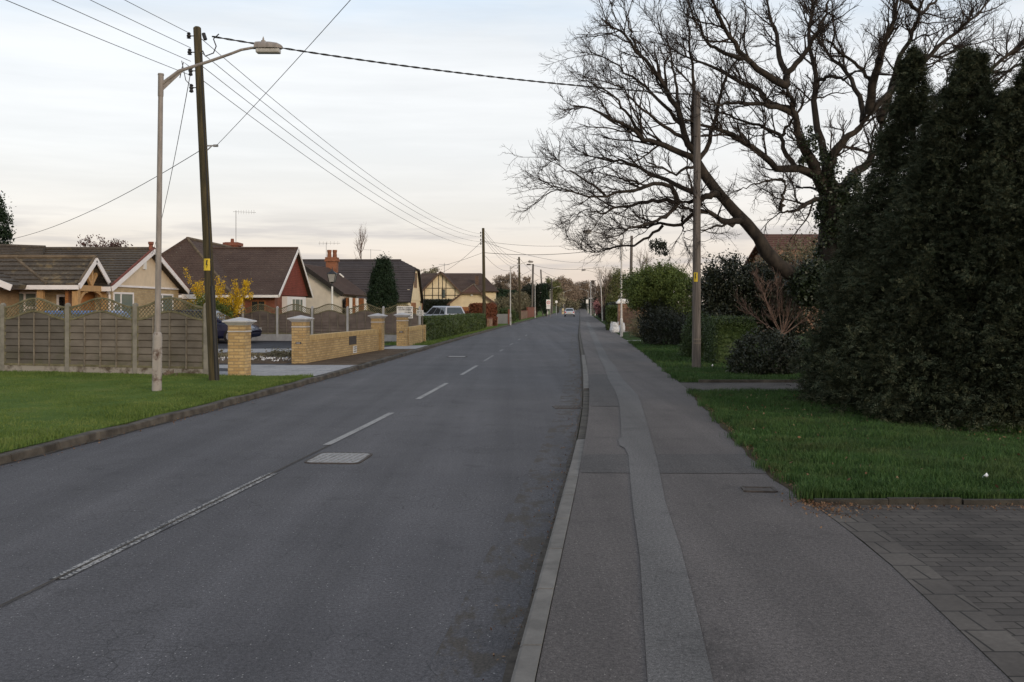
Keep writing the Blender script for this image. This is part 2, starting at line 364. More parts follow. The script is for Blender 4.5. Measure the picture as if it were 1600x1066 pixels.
def np_obj(name, V, Fa, m, parent=None, smooth=False):
    V = np.asarray(V, dtype=np.float32).reshape(-1,3); Fa = np.asarray(Fa, dtype=np.int32); k = Fa.shape[1]; nf = len(Fa)
    if parent is not None: V = V-np.array(wloc(parent), dtype=np.float32)
    me = bpy.data.meshes.new(name)
    me.vertices.add(len(V)); me.vertices.foreach_set('co', V.ravel())
    me.loops.add(nf*k); me.loops.foreach_set('vertex_index', Fa.ravel())
    me.polygons.add(nf); me.polygons.foreach_set('loop_start', np.arange(0, nf*k, k, dtype=np.int32))
    if smooth: me.polygons.foreach_set('use_smooth', np.ones(nf, dtype=bool))
    me.update(calc_edges=True); me.materials.append(MT[m])
    o = bpy.data.objects.new(name, me); col.objects.link(o)
    if parent is not None: o.parent = parent
    return o
def tag(o, label=None, cat=None, group=None, kind=None):
    if label: o['label'] = label
    if cat: o['category'] = cat
    if group: o['group'] = group
    if kind: o['kind'] = kind
    return o
def thing(name, loc, label, cat, group=None, rz=0.0):
    o = bpy.data.objects.new(name, None); o.empty_display_size = .2; col.objects.link(o)
    o.location = loc; o.rotation_euler = (0,0,rz)
    return tag(o, label, cat, group)
KIDS = {}
def copy_tree(o, parent=None):
    c = o.copy(); col.objects.link(c)
    if parent is not None: c.parent = parent
    for ch in [x for x in o.children]: copy_tree(ch, c)
    return c
def dup(o, loc, rz, label):
    c = copy_tree(o); c.location = loc; c.rotation_euler = (0,0,rz); c['label'] = label
    return c
def struct(o): o['kind'] = 'structure'; return o
def stuff(o, label, cat): return tag(o, label, cat, None, 'stuff')

# ------------------------------------------------------------------ numpy foliage and branches
def nrm(a): return a/np.maximum(np.linalg.norm(a, axis=-1, keepdims=True), 1e-9)
def leaf_cards(rng, C, Nn, size, aspect=.55):
    """rhombic leaves at C (n,3), facing roughly Nn; returns verts and quads"""
    n = len(C); a = nrm(rng.normal(size=(n,3))+Nn*.5); t = nrm(np.cross(a, nrm(rng.normal(size=(n,3)))))
    b = np.cross(a, t); s = size*rng.uniform(.6,1.35,(n,1))
    V = np.stack([C-t*s, C+b*s*aspect, C+t*s, C-b*s*aspect], 1)
    return V.reshape(-1,3), np.arange(n*4).reshape(n,4)
def blob_points(rng, blobs, clumps, n, cs, inner=.55):
    """clumped points through ellipsoids; blobs = [(centre, radii)]"""
    w = np.array([r[0]*r[1]+r[1]*r[2]+r[0]*r[2] for c, r in blobs]); w = w/w.sum()
    bi = rng.choice(len(blobs), clumps, p=w)
    c = np.array([b[0] for b in blobs], float)[bi]; r = np.array([b[1] for b in blobs], float)[bi]
    d = nrm(rng.normal(size=(clumps,3))); rad = inner+(1.04-inner)*rng.uniform(0,1,(clumps,1))**.5
    cc = c+d*r*rad; ci = rng.integers(0, clumps, n)
    sz = rng.uniform(.5,1.4,(clumps,1))*cs
    p = cc[ci]+rng.normal(size=(n,3))*sz[ci]*.5
    return p, nrm(p-c[ci]+1e-6)
def leafy(name, blobs, n, size, m, parent=None, seed=1, clumps=None, cs=.3, inner=.55, zmin=None, aspect=.55):
    rng = np.random.default_rng(seed)
    p, nn = blob_points(rng, blobs, clumps or max(20, n//60), n, cs, inner)
    if zmin is not None:
        k = p[:,2] > zmin; p = p[k]; nn = nn[k]
    V, Fq = leaf_cards(rng, p, nn, size, aspect)
    return np_obj(name, V, Fq, m, parent)
def box_hedge(name, poly, z0, z1, n, size, m, seed=1, rough=.06, round_=.15, parent=None, both=True):
    """a clipped hedge along a line of (x, y, half width): leaves over its faces and through its depth"""
    rng = np.random.default_rng(seed)
    Q = np.array(poly, float); seg = np.linalg.norm(Q[1:,:2]-Q[:-1,:2], axis=1); cum = np.r_[0, np.cumsum(seg)]
    s = rng.uniform(0, cum[-1], n); X = np.interp(s, cum, Q[:,0]); Y = np.interp(s, cum, Q[:,1]); W = np.interp(s, cum, Q[:,2])
    i = np.clip(np.searchsorted(cum, s)-1, 0, len(seg)-1); tx = (Q[i+1,:2]-Q[i,:2])/seg[i][:,None]
    nx = np.stack([tx[:,1], -tx[:,0]], 1)
    h = z1-z0; tot = 2*h+2*W.mean(); u = rng.uniform(0,1,n)
    ang = rng.choice(3, n, p=[h/tot, h/tot, 1-2*h/tot])
    o = np.where(ang == 0, 1, np.where(ang == 1, -1, rng.uniform(-1,1,n))); zz = np.where(ang == 2, 1.0, rng.uniform(0,1,n))
    dep = 1-np.abs(rng.normal(0,.10,n))
    edge = np.maximum(0, np.abs(o)+zz-1.85)*round_*3
    lum = .06*np.sin(X*3.1+Y*1.7)+.05*np.sin(zz*9+Y*2.3)
    o2 = o*(dep+lum*rough*8)*(1-edge); z2 = z0+h*zz*np.where(ang == 2, dep, 1)*(1-edge*.5)+rng.normal(0, rough*.5, n)
    C = np.stack([X+nx[:,0]*o2*W+rng.normal(0,rough*.4,n), Y+nx[:,1]*o2*W+rng.normal(0,rough*.4,n), np.maximum(z2, z0)], 1)
    e = rng.uniform(0,1,n) < .0
    Nn = np.stack([nx[:,0]*o, nx[:,1]*o, np.where(ang == 2, 1.5, .2)], 1)
    # end faces
    m_ = n//8
    for end, sg in ((0,-1),(len(Q)-1,1)):
        tq = (Q[1,:2]-Q[0,:2]) if end == 0 else (Q[-1,:2]-Q[-2,:2]); tq = tq/np.linalg.norm(tq)
        oo = rng.uniform(-1,1,m_); z = rng.uniform(0,1,m_); w = Q[end,2]
        off = sg*(-np.abs(rng.normal(0,.08,m_)))
        pe = np.stack([Q[end,0]+tq[1]*oo*w+tq[0]*off, Q[end,1]-tq[0]*oo*w+tq[1]*off, z0+h*z*(1-.1*np.abs(oo)**4)], 1)
        C = np.concatenate([C, pe]); Nn = np.concatenate([Nn, np.tile(np.array([tq[0]*sg, tq[1]*sg, .2]), (m_,1))])
    V, Fq = leaf_cards(rng, C, nrm(Nn), size)
    # dense twiggy heart of the hedge
    core = []; cf = []
    for k, (x, y, w) in enumerate(Q):
        t = (Q[min(k+1,len(Q)-1),:2]-Q[max(k-1,0),:2]); t = t/np.linalg.norm(t); a = np.array([t[1], -t[0]])*w*.84
        sh = t*(.14 if k == 0 else (-.14 if k == len(Q)-1 else 0))
        for sg, z in ((1,z0),(1,z0+h*.90),(-1,z0+h*.90),(-1,z0)): core.append((x+sh[0]+a[0]*sg, y+sh[1]+a[1]*sg, z))
    b = len(V)
    for k in range(len(Q)-1):
        for j in range(4): cf.append((b+k*4+j, b+k*4+(j+1)%4, b+k*4+4+(j+1)%4, b+k*4+4+j))
    for k in (0, len(Q)-1): cf.append(tuple(b+k*4+j for j in range(4)))
    return np_obj(name, np.concatenate([V, np.array(core)]), np.concatenate([Fq, np.array(cf)]), m, parent)
def sprays(rng, C, A, L, m=9, w=.10):
    """flat feathery fronds: base C, axis A, length L (n,1)"""
    n = len(C); A = nrm(A); S = nrm(np.cross(A, nrm(rng.normal(size=(n,3))+np.array([0,0,1.2]))))
    Vs = []
    for j in range(m):
        t = .1+.9*j/(m-1); sg = 1 if j % 2 else -1
        if j == m-1: d = A
        else: d = nrm(A*.75+S*sg*.75+rng.normal(0,.15,(n,3)))
        b = C+A*L*t*.8; l = L*(.52-.32*t); nn = nrm(np.cross(d, np.cross(A, S))+rng.normal(0,.2,(n,3)))
        wv = nn*L*w
        Vs.append(np.stack([b, b+d*l*.5+wv, b+d*l, b+d*l*.5-wv], 1))
    V = np.concatenate(Vs, 1).reshape(-1,3)
    return V, np.arange(len(V)).reshape(-1,4)
def resample(pts, n):
    p = np.array(pts, float); d = np.r_[0, np.cumsum(np.linalg.norm(np.diff(p, axis=0), axis=1))]
    s = np.linspace(0, d[-1], n)
    return np.stack([np.interp(s, d, p[:,k]) for k in range(3)], 1), d[-1]
def spawn(rng, Pl, Rb, counts, tr, ang, ln, rr, npts=5, wob=.25, up=.05, bias=(0,0,0), kink=0.0):
    B, n = Pl.shape[:2]; idx = np.repeat(np.arange(B), counts); K = len(idx)
    t = rng.uniform(tr[0], tr[1], K); s = t*(n-1); i = np.minimum(s.astype(int), n-2); f = (s-i)[:,None]
    base = Pl[idx,i]*(1-f)+Pl[idx,i+1]*f; tan = nrm(Pl[idx,i+1]-Pl[idx,i])
    q = rng.normal(size=(K,3)); q = nrm(q-tan*(q*tan).sum(1,keepdims=True))
    a = np.radians(rng.uniform(ang[0], ang[1], (K,1)))
    d = nrm(tan*np.cos(a)+q*np.sin(a)+np.array(bias))
    L = rng.uniform(ln[0], ln[1], (K,1))*(1.1-.45*t[:,None]); st = L/(npts-1)
    pts = [base]
    for k in range(npts-1):
        d = nrm(d+rng.normal(0,wob,(K,3))+np.array([0,0,up])); pts.append(pts[-1]+d*st)
    r = np.maximum(Rb[idx]*(1-.6*t)*rr, .003)
    return np.stack(pts, 1), r
def tubes(Pl, Rb, tip=.35, sides=3):
    B, n = Pl.shape[:2]
    if B == 0: return np.zeros((0,3)), np.zeros((0,4), int)
    T = np.empty_like(Pl); T[:,1:-1] = Pl[:,2:]-Pl[:,:-2]; T[:,0] = Pl[:,1]-Pl[:,0]; T[:,-1] = Pl[:,-1]-Pl[:,-2]; T = nrm(T)
    ref = np.where(np.abs(T[:,:1,2:3]) > .8, np.array([1.0,0,0]), np.array([0,0,1.0]))
    a = nrm(np.cross(T, ref)); b = np.cross(T, a)
    rad = Rb[:,None]*np.linspace(1, tip, n)[None,:]
    th = np.arange(sides)*2*PI/sides
    V = Pl[:,:,None,:]+rad[:,:,None,None]*(a[:,:,None,:]*np.cos(th)[None,None,:,None]+b[:,:,None,:]*np.sin(th)[None,None,:,None])
    idx = np.arange(B*n*sides).reshape(B,n,sides)
    F1 = np.stack([idx[:,:-1,:], np.roll(idx,-1,2)[:,:-1,:], np.roll(idx,-1,2)[:,1:,:], idx[:,1:,:]], -1).reshape(-1,4)
    return V.reshape(-1,3), F1
def join(parts):
    Vs, Fs, k = [], [], 0
    for V, F_ in parts:
        if len(V): Vs.append(V); Fs.append(F_+k); k += len(V)
    return np.concatenate(Vs), np.concatenate(Fs)
def bare_tree(name, loc, H, spread, label, cat='tree', seed=1, mt='bark', tw='twig_brown', trunk_r=.12, levels=(9,7,7), upk=.12, group=None, fork=.25, leaf=None, leafn=0, leafs=.05, narrow=1.0):
    rng = np.random.default_rng(seed); t = thing(name, loc, label, cat, group)
    x, y, z = loc
    tp = [np.array([x,y,z-.1])]; 
    for k in range(6): tp.append(tp[-1]+np.array([rng.normal(0,.03*H/6), rng.normal(0,.03*H/6), H*.75/6]))
    Pl, _ = resample(tp, 8); Pl = Pl[None]; Rb = np.array([trunk_r])
    L0 = spread
    P1, R1 = spawn(rng, Pl, Rb, [levels[0]], (fork,.98), (20*narrow,60*narrow), (L0*.7, L0*1.15), .6, 7, .14, upk)
    P2, R2 = spawn(rng, P1, R1, [levels[1]]*len(P1), (.2,1), (20,55), (L0*.3, L0*.55), .55, 5, .2, upk)
    P3, R3 = spawn(rng, P2, R2, [levels[2]]*len(P2), (.15,1), (20,60), (L0*.12, L0*.3), .55, 4, .25, upk*.8)
    V, Fq = join([tubes(Pl, Rb, .25, 8)])
    np_obj('trunk', V, Fq, mt, t, True)
    V, Fq = join([tubes(P1, R1, .35, 5), tubes(P2, R2, .4, 3), tubes(P3, R3, .5, 3)])
    np_obj('crown', V, Fq, tw, t)
    if leaf:
        allp = np.concatenate([P2[:,1:].reshape(-1,3), P3[:,1:].reshape(-1,3), P3[:,2:].reshape(-1,3)])
        i = rng.integers(0, len(allp), leafn); C = allp[i]+rng.normal(0,leafs*1.2,(leafn,3))
        V, Fq = leaf_cards(rng, C, np.zeros_like(C)+np.array([0,0,.3]), leafs); np_obj('foliage', V, Fq, leaf, t)
    return t
def leaf_tree(name, loc, blobs, n, size, m, label, cat='tree', seed=1, trunk_r=.1, trunk_h=1.5, cs=.4, inner=.5, group=None, zmin=None, clumps=None):
    t = thing(name, loc, label, cat, group)
    tr = MB(); x, y, z = loc
    tr.tube([(x,y,z-.05),(x+.03,y,z+trunk_h*.5),(x,y,z+trunk_h)], [trunk_r*1.2, trunk_r, trunk_r*.6], 8); 
    for k in range(5):
        a = k*1.3+seed; c, r = blobs[k % len(blobs)]
        tr.tube([(x,y,z+trunk_h*.6),((x+c[0])/2+math.cos(a)*r[0]*.25,(y+c[1])/2+math.sin(a)*r[1]*.25,(z+trunk_h*.6+c[2])/2),(c[0]+math.cos(a)*r[0]*.5,c[1]+math.sin(a)*r[1]*.5,c[2]+r[2]*.2)], [trunk_r*.5,trunk_r*.35,trunk_r*.12], 5)
    tr.build('trunk', 'bark', t, world=True)
    leafy('crown', blobs, n, size, m, t, seed, clumps, cs, inner, zmin)
    return t

# ------------------------------------------------------------------ the setting
def sheet(name, left, right, y0, y1, z, m, cols=1, ys=None):
    mb = MB(); ys = ys or ysteps(y0, y1)
    for a, b in zip(ys[:-1], ys[1:]):
        for k in range(cols):
            f0, f1 = k/cols, (k+1)/cols
            def pt(y, f): return (left(y)*(1-f)+right(y)*f, y, z+gz(y))
            mb.quad(pt(a,f0), pt(a,f1), pt(b,f1), pt(b,f0))
    return struct(mb.build(name, m))
def poly(name, pts, z, m):
    mb = MB(); mb.quad(*[(p[0], p[1], z) for p in pts]); return struct(mb.build(name, m))
mb = MB(); ysg = [-80,-20,0,30,60,100,150,200,270]+list(range(285,446,15))+[600,900,1500,3000]
for a, b in zip(ysg[:-1], ysg[1:]): mb.quad((-2500,a,-.03+gz(a)), (2500,a,-.03+gz(a)), (2500,b,-.03+gz(b)), (-2500,b,-.03+gz(b)))
struct(mb.build('ground', 'field'))
sheet('road', XL, XR, -20, 520, 0, 'road')
sheet('pavement', lambda y: XR(y)+.13, XP, -20, 520, .1, 'pavement')
# kerb stones, dropped between about 11 and 19 m on the footway side
def ex(q): return math.exp(max(-60, min(60, q)))
def drop(y): return .075*(1/(1+ex(-(y-11.2)*2.5)))*(1/(1+ex((y-18.6)*2.5)))+.045*(1/(1+ex(-(y-24.5)*2)))*(1/(1+ex((y-40)*1)))
def kerbline(name, fx, side, m, w, y0, y1, hf):
    mb = MB(); y = y0
    while y < y1:
        st = .915 if y < 80 else 6.0
        a, b = y+.006, y+st-.006; xa, xb = fx(a), fx(b); ha, hb = hf(a)+gz(a), hf(b)+gz(b); s = side
        P_ = [(xa,a,-.05+gz(a)),(xb,b,-.05+gz(b)),(xa+s*.018,a,ha-.012),(xb+s*.018,b,hb-.012),(xa+s*.035,a,ha),(xb+s*.035,b,hb),(xa+s*w,a,ha),(xb+s*w,b,hb),(xa+s*w,a,-.05),(xb+s*w,b,-.05)]
        mb.add(P_, [(0,1,3,2),(2,3,5,4),(4,5,7,6),(6,7,9,8),(0,2,4,6,8),(1,9,7,5,3)])
        y += st
    return struct(mb.build(name, m))
kerbline('kerb', XR, 1, 'kerb', .125, -14.63, 11.0, lambda y: .106-.03/(1+ex(-(y-9.5)*3)))
kerbline('kerb', XR, 1, 'kerb_dirty', .13, 11.0, 19.4, lambda y: .03+.02*abs(math.sin(y)))
kerbline('kerb', XR, 1, 'kerb', .14, 19.4, 32.0, lambda y: .100-.03/(1+ex((y-20.5)*3)))
kerbline('kerb', XR, 1, 'kerb_dirty', .13, 32.0, 400, lambda y: .07)
kerbline('kerb', XL, -1, 'kerb_dirty', .16, -15, 400, lambda y: .098+.012*math.sin(y*2.7))
def edge_mat():
    m = tarmac('crumbling road edge', (.062,.060,.066), (.086,.083,.089), (.34,.33,.33), crack=.6); nt = m.node_tree; b = nt.nodes['Principled BSDF']
    old = b.inputs['Base Color'].links[0].from_socket
    f = ramp(nt, noise(nt, pos(nt, (1,.5,1)), 4.0, 7, .72), [(.50,0),(.56,1)]); d = ramp(nt, noise(nt, pos(nt), 60, 3, .7), [(.3,(.030,.027,.025)),(.7,(.085,.073,.062))])
    nt.links.new(mix(nt, f, old, d), b.inputs['Base Color']); return m
MT['crumble'] = edge_mat()
sheet('gutter', lambda y: XR(y)-.42, XR, 2, 60, .003, 'crumble'); sheet('gutter', lambda y: XR(y)-.035-.012*math.sin(y*3.1), XR, 2, 60, .008, 'gutter', ys=[2+.25*k for k in range(233)])
sheet('gutter', XL, lambda y: XL(y)+.05+.015*math.sin(y*1.7)+.015*math.sin(y*4.1), 2, 90, .008, 'gutter', ys=[2+.3*k for k in range(290)])
# reinstated trench along the footway (four-millimetre sheets)
TL = [(1012,1065),(1007,985),(1000,870),(990,800),(985,750),(982,711),(976,700),(968,696),(966,688),(971,682),(970,660),(968,632),(962,612),(950,592),(945,575),(937,560),(928,535),(921,518),(915.5,502)]
TR_ = [(1115,1065),(1090,960),(1065,860),(1040,785),(1027,720),(1015,675),(1002,630),(997,618),(984,604),(971,590),(961,572),(951,560),(939,538),(929,518),(919,502)]
poly('trench_repair', [G(u,v,.108) for u, v in TL[::-1]]+[(.28,1.0),(.57,1.0)]+[G(u,v,.108) for u, v in TR_], .108, 'trench')
poly('asphalt_patch', [(XR(9.35)+.15,9.35),(XP(9.3)-.02,9.30),(XP(10.6)-.02,10.55),(XR(10.5)+.15,10.5)], .104, 'band')
poly('asphalt_patch', [(XR(15.6)+.15,15.6),(XR(15.6)+.9,15.5),(XR(23)+.8,23.0),(XR(23)+.15,23.0)], .104, 'band')
# right hand side: drive, verges, crossings
YB = [-15,-8,0,2,4,5,6,6.6,7.2,7.86]
sheet('driveway', lambda y: XP(y)+.23, lambda y: 16, 0, 0, .102, 'blocks', ys=YB)
sheet('driveway_edging', XP, lambda y: XP(y)+.23, 0, 0, .104, 'blockedge', ys=YB)
MT['edging_dark'] = plain('mossy concrete edging', (.040,.036,.030), .9, .4, 6, bmp=.5, bscale=40)
MT['edge_soil'] = earth('mossy soil edge', [(.3, (.045,.036,.024)), (.55, (.075,.062,.040)), (.75, (.05,.055,.022))], 4, 40)
def verge_bump(x, y): return .1+.03*math.sin(x*1.9+y*.7)*math.sin(y*1.3)+.015*math.sin(x*5+y*3)
def wob(y): return .05*math.sin(y*3.1)+.04*math.sin(y*7.3)
def lumpy(name, left, right, y0, y1, m, step=.3, cols=14, h=.05):
    V = []; Fq = []; n = int((y1-y0)/step)+1
    for i in range(n+1):
        y = y0+(y1-y0)*i/n; l = left(y); r = right(y)
        for k in range(cols+1):
            f = k/cols; x = l*(1-f)+r*f; e = min(1, f*cols/1.5, (1-f)*cols/1.5, (i)/1.5, (n-i)/1.5)
            V.append((x, y, .104+e*(h+.6*h*math.sin(x*1.9+y*.7)*math.sin(y*1.3+x*.4)+.3*h*math.sin(x*4.3+y*2.7))))
    for i in range(n):
        for k in range(cols):
            a = i*(cols+1)+k; Fq.append((a, a+1, a+cols+2, a+cols+1))
    return np_obj(name, V, Fq, m, None, True)
sheet('soil_strip', lambda y: XP(y)-.05-.02*math.sin(y*5), lambda y: XP(y)+.3, 7.9, 18.1, .1055, 'edge_soil', ys=[7.9+.2*k for k in range(52)])
struct(lumpy('verge', lambda y: XP(y)+.10+wob(y)*.8, lambda y: 14, 7.93, 18.1, 'turf_dark', h=.055))
sheet('driveway', XP, lambda y: 14, 18.1, 20.45, .102, 'blocks')
struct(lumpy('verge', lambda y: XP(y)+wob(y)*.6, lambda y: 14, 20.5, 24.3, 'turf_dark', h=.05))
sheet('garden_path', XP, lambda y: 6.3, 24.3, 25.2, .102, 'soil')
struct(lumpy('verge', lambda y: XP(y)+wob(y)*.6, lambda y: 14, 25.2, 44.5, 'turf_dark', step=.8, h=.05))
sheet('garden_path', XP, lambda y: 8.4, 44.5, 46.0, .102, 'lightpave')
struct(lumpy('verge', lambda y: XP(y)+wob(y), lambda y: 18, 46.0, 60, 'turf_dark', step=1, h=.05))
sheet('garden_path', XP, lambda y: 9.5, 60, 64, .102, 'lightpave')
sheet('verge', XP, lambda y: XP(y)+30, 64, 400, .104, 'turf_dark')
# concrete edging by the near drive and by the second one
mb = MB()
for k in range(14):
    x0 = 2.52+k*.615; y = 7.86+.003*k+.012*math.sin(k*2.2)
    mb.box(x0, x0+.605, y-.025, y+.025, .02, .148+.006*math.sin(k*1.9))
struct(mb.build('path_edging', 'edging_dark'))
mb = MB(); mb.box(4.05, 8.5, 20.45, 20.51, .02, .16); struct(mb.build('path_edging', 'kerb_dirty'))
# left hand side
def LB(y): return XL(y)-.15
struct(lumpy('lawn', lambda y: -32, LB, -12, 22.35, 'turf', step=.6, cols=40, h=.03))
poly('lawn', [(-7.15,22.2),(-7.15,22.32),(-14.7,24.40),(-23,26.7),(-32,29.2),(-32,22.2)], .114, 'turf')
sheet('driveway', lambda y: -6.75, LB, 22.35, 26.6, .102, 'lightpave')
poly('courtyard', [(-22,22.35),(-6.75,22.35),(-6.4,26.6),(-5.0,36),(-4.4,40),(-4.4,47),(-30,49),(-30,40),(-22,34)], .100, 'drive')
poly('paving_band', [(-22,22.4),(-6.75,22.4),(-6.75,23.9),(-22,23.9)], .106, 'lightpave')
poly('paving_band', [(-12,25.4),(-8.6,25.5),(-7.1,24.9),(-6.75,24.2),(-6.65,26.6),(-12,26.6)], .106, 'lightpave')
poly('paving_band', [(-14,33.2),(-5.4,34.0),(-5.1,37.4),(-14,36.2)], .106, 'lightpave')
sheet('soil_strip', lambda y: -6.3+(y-26.6)*.133-.02, LB, 26.6, 36.6, .104, 'soil')
sheet('driveway', lambda y: -5.4+(y-36)*.14, LB, 36.6, 40.0, .106, 'lightpave')
sheet('verge', lambda y: LB(y)-2.2, LB, 40.0, 300, .104, 'turf')
sheet('front_gardens', lambda y: -60, lambda y: LB(y)-2.2, 48, 300, .100, 'turf')
# planted bed inside the gate
st = MB(); rnd = random.Random(3)
bedpts = [(-12,27.2),(-6.6,27.2),(-5.6,32.6),(-12,32.6)]
struct(lumpy('planted_bed', lambda y: -12, lambda y: -6.55+(y-27.2)*.17, 27.2, 32.6, 'soil', step=.4, cols=14, h=.09))
# markings
def cl(Y): return (XL(Y)+XR(Y))/2
def dash(a, b, w=.05, m='dash', name='road_marking', off=0.0, zz=.006):
    mb = MB(); n = max(1, int((b-a)/.7))
    for i in range(n):
        y0, y1 = a+(b-a)*i/n, a+(b-a)*(i+1)/n
        mb.quad((cl(y0)+off-w,y0,zz+gz(y0)), (cl(y0)+off+w,y0,zz+gz(y0)), (cl(y1)+off+w,y1,zz+gz(y1)), (cl(y1)+off-w,y1,zz+gz(y1)))
    return struct(mb.build(name, m))
MT['dash'] = worn_paint('worn white line', (.27,.265,.26), (.072,.072,.078), (.40,.50))
MT['dashfar'] = worn_paint('faded white line', (.22,.22,.22), (.075,.075,.08), (.45,.60))
MT['dashworn'] = worn_paint('very worn white line', (.34,.33,.32), (.05,.05,.054), (.515,.575), 45)
off0 = G(266,822,0).x-cl(G(266,822,0).y)
dash(1.2, 11.9, .009, 'gutter', 'road_joint', off0*.6, .0105)
dash(6.05, 9.9, .055, 'dashworn', off=off0*.6)
for a, b in ((11.9,15.5),(17.8,21.5),(24.1,27.9)): dash(a, b, .05)
for a, b in ((30.0,33.6),(36.8,38.2),(42.5,44.5),(49,51),(56,58)): dash(a, b, .045, 'dashfar')

# iron covers
def cover(name, c, sx, sy, rz, m, label, cat, z=.008, bars=True, rnd_=.0):
    t = thing(name, (c[0],c[1],0), label, cat, None, rz)
    mb = MB(); 
    oct_ = []
    for q, (px, py) in enumerate(((sx,sy),(-sx,sy),(-sx,-sy),(sx,-sy))):
        cx, cy = px*(1-rnd_*.45), py*(1-rnd_*.45)
        for k in range(7):
            a = (q*90+k*15)*PI/180; oct_.append((cx+math.cos(a)*sx*rnd_*.45, cy+math.sin(a)*sy*rnd_*.45))
    mb.prism(oct_, 'z', z-.02, z); mb.build('cover_plate', m, t)
    fr = MB(); n = len(oct_)
    for i in range(n):
        a, b = Vector((*oct_[i],z-.003)), Vector((*oct_[(i+1)%n],z-.003))
        if (a-b).length > 1e-4: fr.beam(a*1.03, b*1.03, .03, .012)
    fr.build('frame', 'iron_dark', t)
    if bars:
        g = MB(); nb = int(sx*2/.07)
        for i in range(nb):
            x = -sx+.05+i*(2*sx-.1)/max(1,nb-1); w = sy*.90 if abs(x) < sx*.7 else sy*.72
            g.beam((x-.03,-w,z+.003), (x+.03,w,z+.003), .022, .008)
        g.build('tread_ribs', m, t)
    return t
c = G(530,716.5,0); cover('manhole_cover', (c[0],c[1]+.0,0), .30, .355, R(-5), 'iron', 'worn grey manhole cover set in the carriageway beside the near white dashes', 'manhole cover', rnd_=.62)
c = G(714,557.5,0); cover('manhole_cover', c, .30, .26, R(-5), 'iron', 'small pale cover plate in the far lane beyond the third white dash', 'manhole cover', bars=False)
c = G(1186,766,.1); cover('access_cover', c, .13, .09, R(-5), 'iron_dark', 'small rusty access cover in the footway beside the long grass', 'access cover', z=.108, bars=False)
c = G(887,637,0); cover('gully_grate', (c[0],c[1],0), .22, .20, R(5), 'iron_dark', 'dark gully grate in the gutter by the dropped kerb', 'drain')

# ------------------------------------------------------------------ street lamps
def make_lamp(label, h=6.1, arm=(1.85,.53)):
    t = thing('street_lamp', (0,0,0), label, 'street lamp', 'street lamps along the road')
    b = MB(); b.tube([(0,0,-.1),(0,0,1.06),(0,0,1.12),(0,0,1.16)], [.092,.088,.082,.055], 14)
    o = b.build('lamp_base', 'lampbase', t); smooth_angle(o)
    d = MB(); d.box(-.05,.05,-.096,-.086,.32,.78); d.build('access_door', 'lampbase', o)
    b = MB(); b.tube([(0,0,1.10),(0,0,3.2),(0,0,h-.42),(0,0,h-.42),(0,0,h-.40),(0,0,h)], [.056,.052,.046,.046,.053,.053], 14); b.tube([(0,0,h),(0,0,h+.03)], [.06,.055], 14)
    smooth_angle(b.build('post', 'lampgrey', t))
    ax, az = arm
    b = MB(); pts = [(.03,0,h-.16),(.35,0,h+az*.15),(ax*.5,0,h+az*.50),(ax*.72,0,h+az*.77),(ax*.84,0,h+az*.93),(ax*.95,0,h+az),(ax,0,h+az)]
    b.tube(pts, [.034,.032,.028,.026,.025,.025,.025], 10); b.quad((.04,.004,h-.12),(.04,.004,h-.30),(.45,.004,h+az*.17)); b.quad((.04,-.004,h-.12),(.45,-.004,h+az*.17),(.04,-.004,h-.30))
    smooth_angle(b.build('bracket_arm', 'lampgrey', t))
    hd = MB(); z = h+az+.0; x0, x1 = ax-.04, ax+.50
    st = [(x0,.05,.06),(x0+.02,.085,.10),(x0+.10,.095,.105),(x0+.3,.11,.10),(x0+.44,.10,.08),(x0+.51,.065,.045),(x0+.54,.02,.02)]
    for (xa,wa,ha),(xb,wb,hb) in zip(st[:-1],st[1:]):
        n = 8; A = [(xa, wa*math.cos(PI*k/n), z+.02+ha*math.sin(PI*k/n)) for k in range(n+1)]; B = [(xb, wb*math.cos(PI*k/n), z+.02+hb*math.sin(PI*k/n)) for k in range(n+1)]
        for k in range(n): hd.quad(A[k],A[k+1],B[k+1],B[k])
        hd.quad(A[0],B[0],(xb,wb,z-.012),(xa,wa,z-.012)); hd.quad(B[n],A[n],(xa,-wa,z-.012),(xb,-wb,z-.012)); hd.quad((xa,wa,z-.012),(xb,wb,z-.012),(xb,-wb,z-.012),(xa,-wa,z-.012))
    ho = hd.build('lamp_head', 'lampgrey', t); smooth_angle(ho)
    bw = MB(); bw.box(x0+.04,x0+.50,-.078,.078,z-.105,z-.012); o = bw.build('lamp_bowl', 'glasslamp', ho)
    bv = o.modifiers.new('Bevel', 'BEVEL'); bv.width = .025; bv.segments = 3
    pc = MB(); pc.lathe((x0+.17,0,z+.09), [(.045,0),(.045,.05),(.02,.06),(.018,.085),(.004,.13)], 10); pc.build('photocell', 'lampgrey', ho)
    return t
lamp0 = make_lamp('nearest pale street lamp on the lawn, its arm over the green pole')
lamp0.location = G(245,613,.1); lamp0.rotation_euler = (R(.0), R(.75), R(-2))
def far_lamp(px, base, head_left, label, topz=5.3, lean=0.0, Y=None):
    Y = Y or F*1.65/(base-V0); X = (px-U0)/F*Y
    c = dup(lamp0, (X, Y, .1+gz(Y)), PI if head_left else 0, label); c.scale = (.9,1.0,topz/6.1); c.rotation_euler[1] = lean
    for q in c.children:
        if q.name.startswith(('post','lamp_base','bracket_arm')): q.data = white_mesh(q.data)
    return c
WM = {}
def white_mesh(me):
    if me.name not in WM: w = me.copy(); w.materials.clear(); w.materials.append(MT['lampwhite']); WM[me.name] = w
    return WM[me.name]
far_lamp(797.5, 507, False, 'white street lamp on the left verge in front of the red hedge and garage')
far_lamp(836, 497, False, 'white street lamp on the left verge in front of the red boarded fence', 5.4)
far_lamp(859.5, 490.5, False, 'left hand street lamp standing just behind the speed limit sign', 5.6)
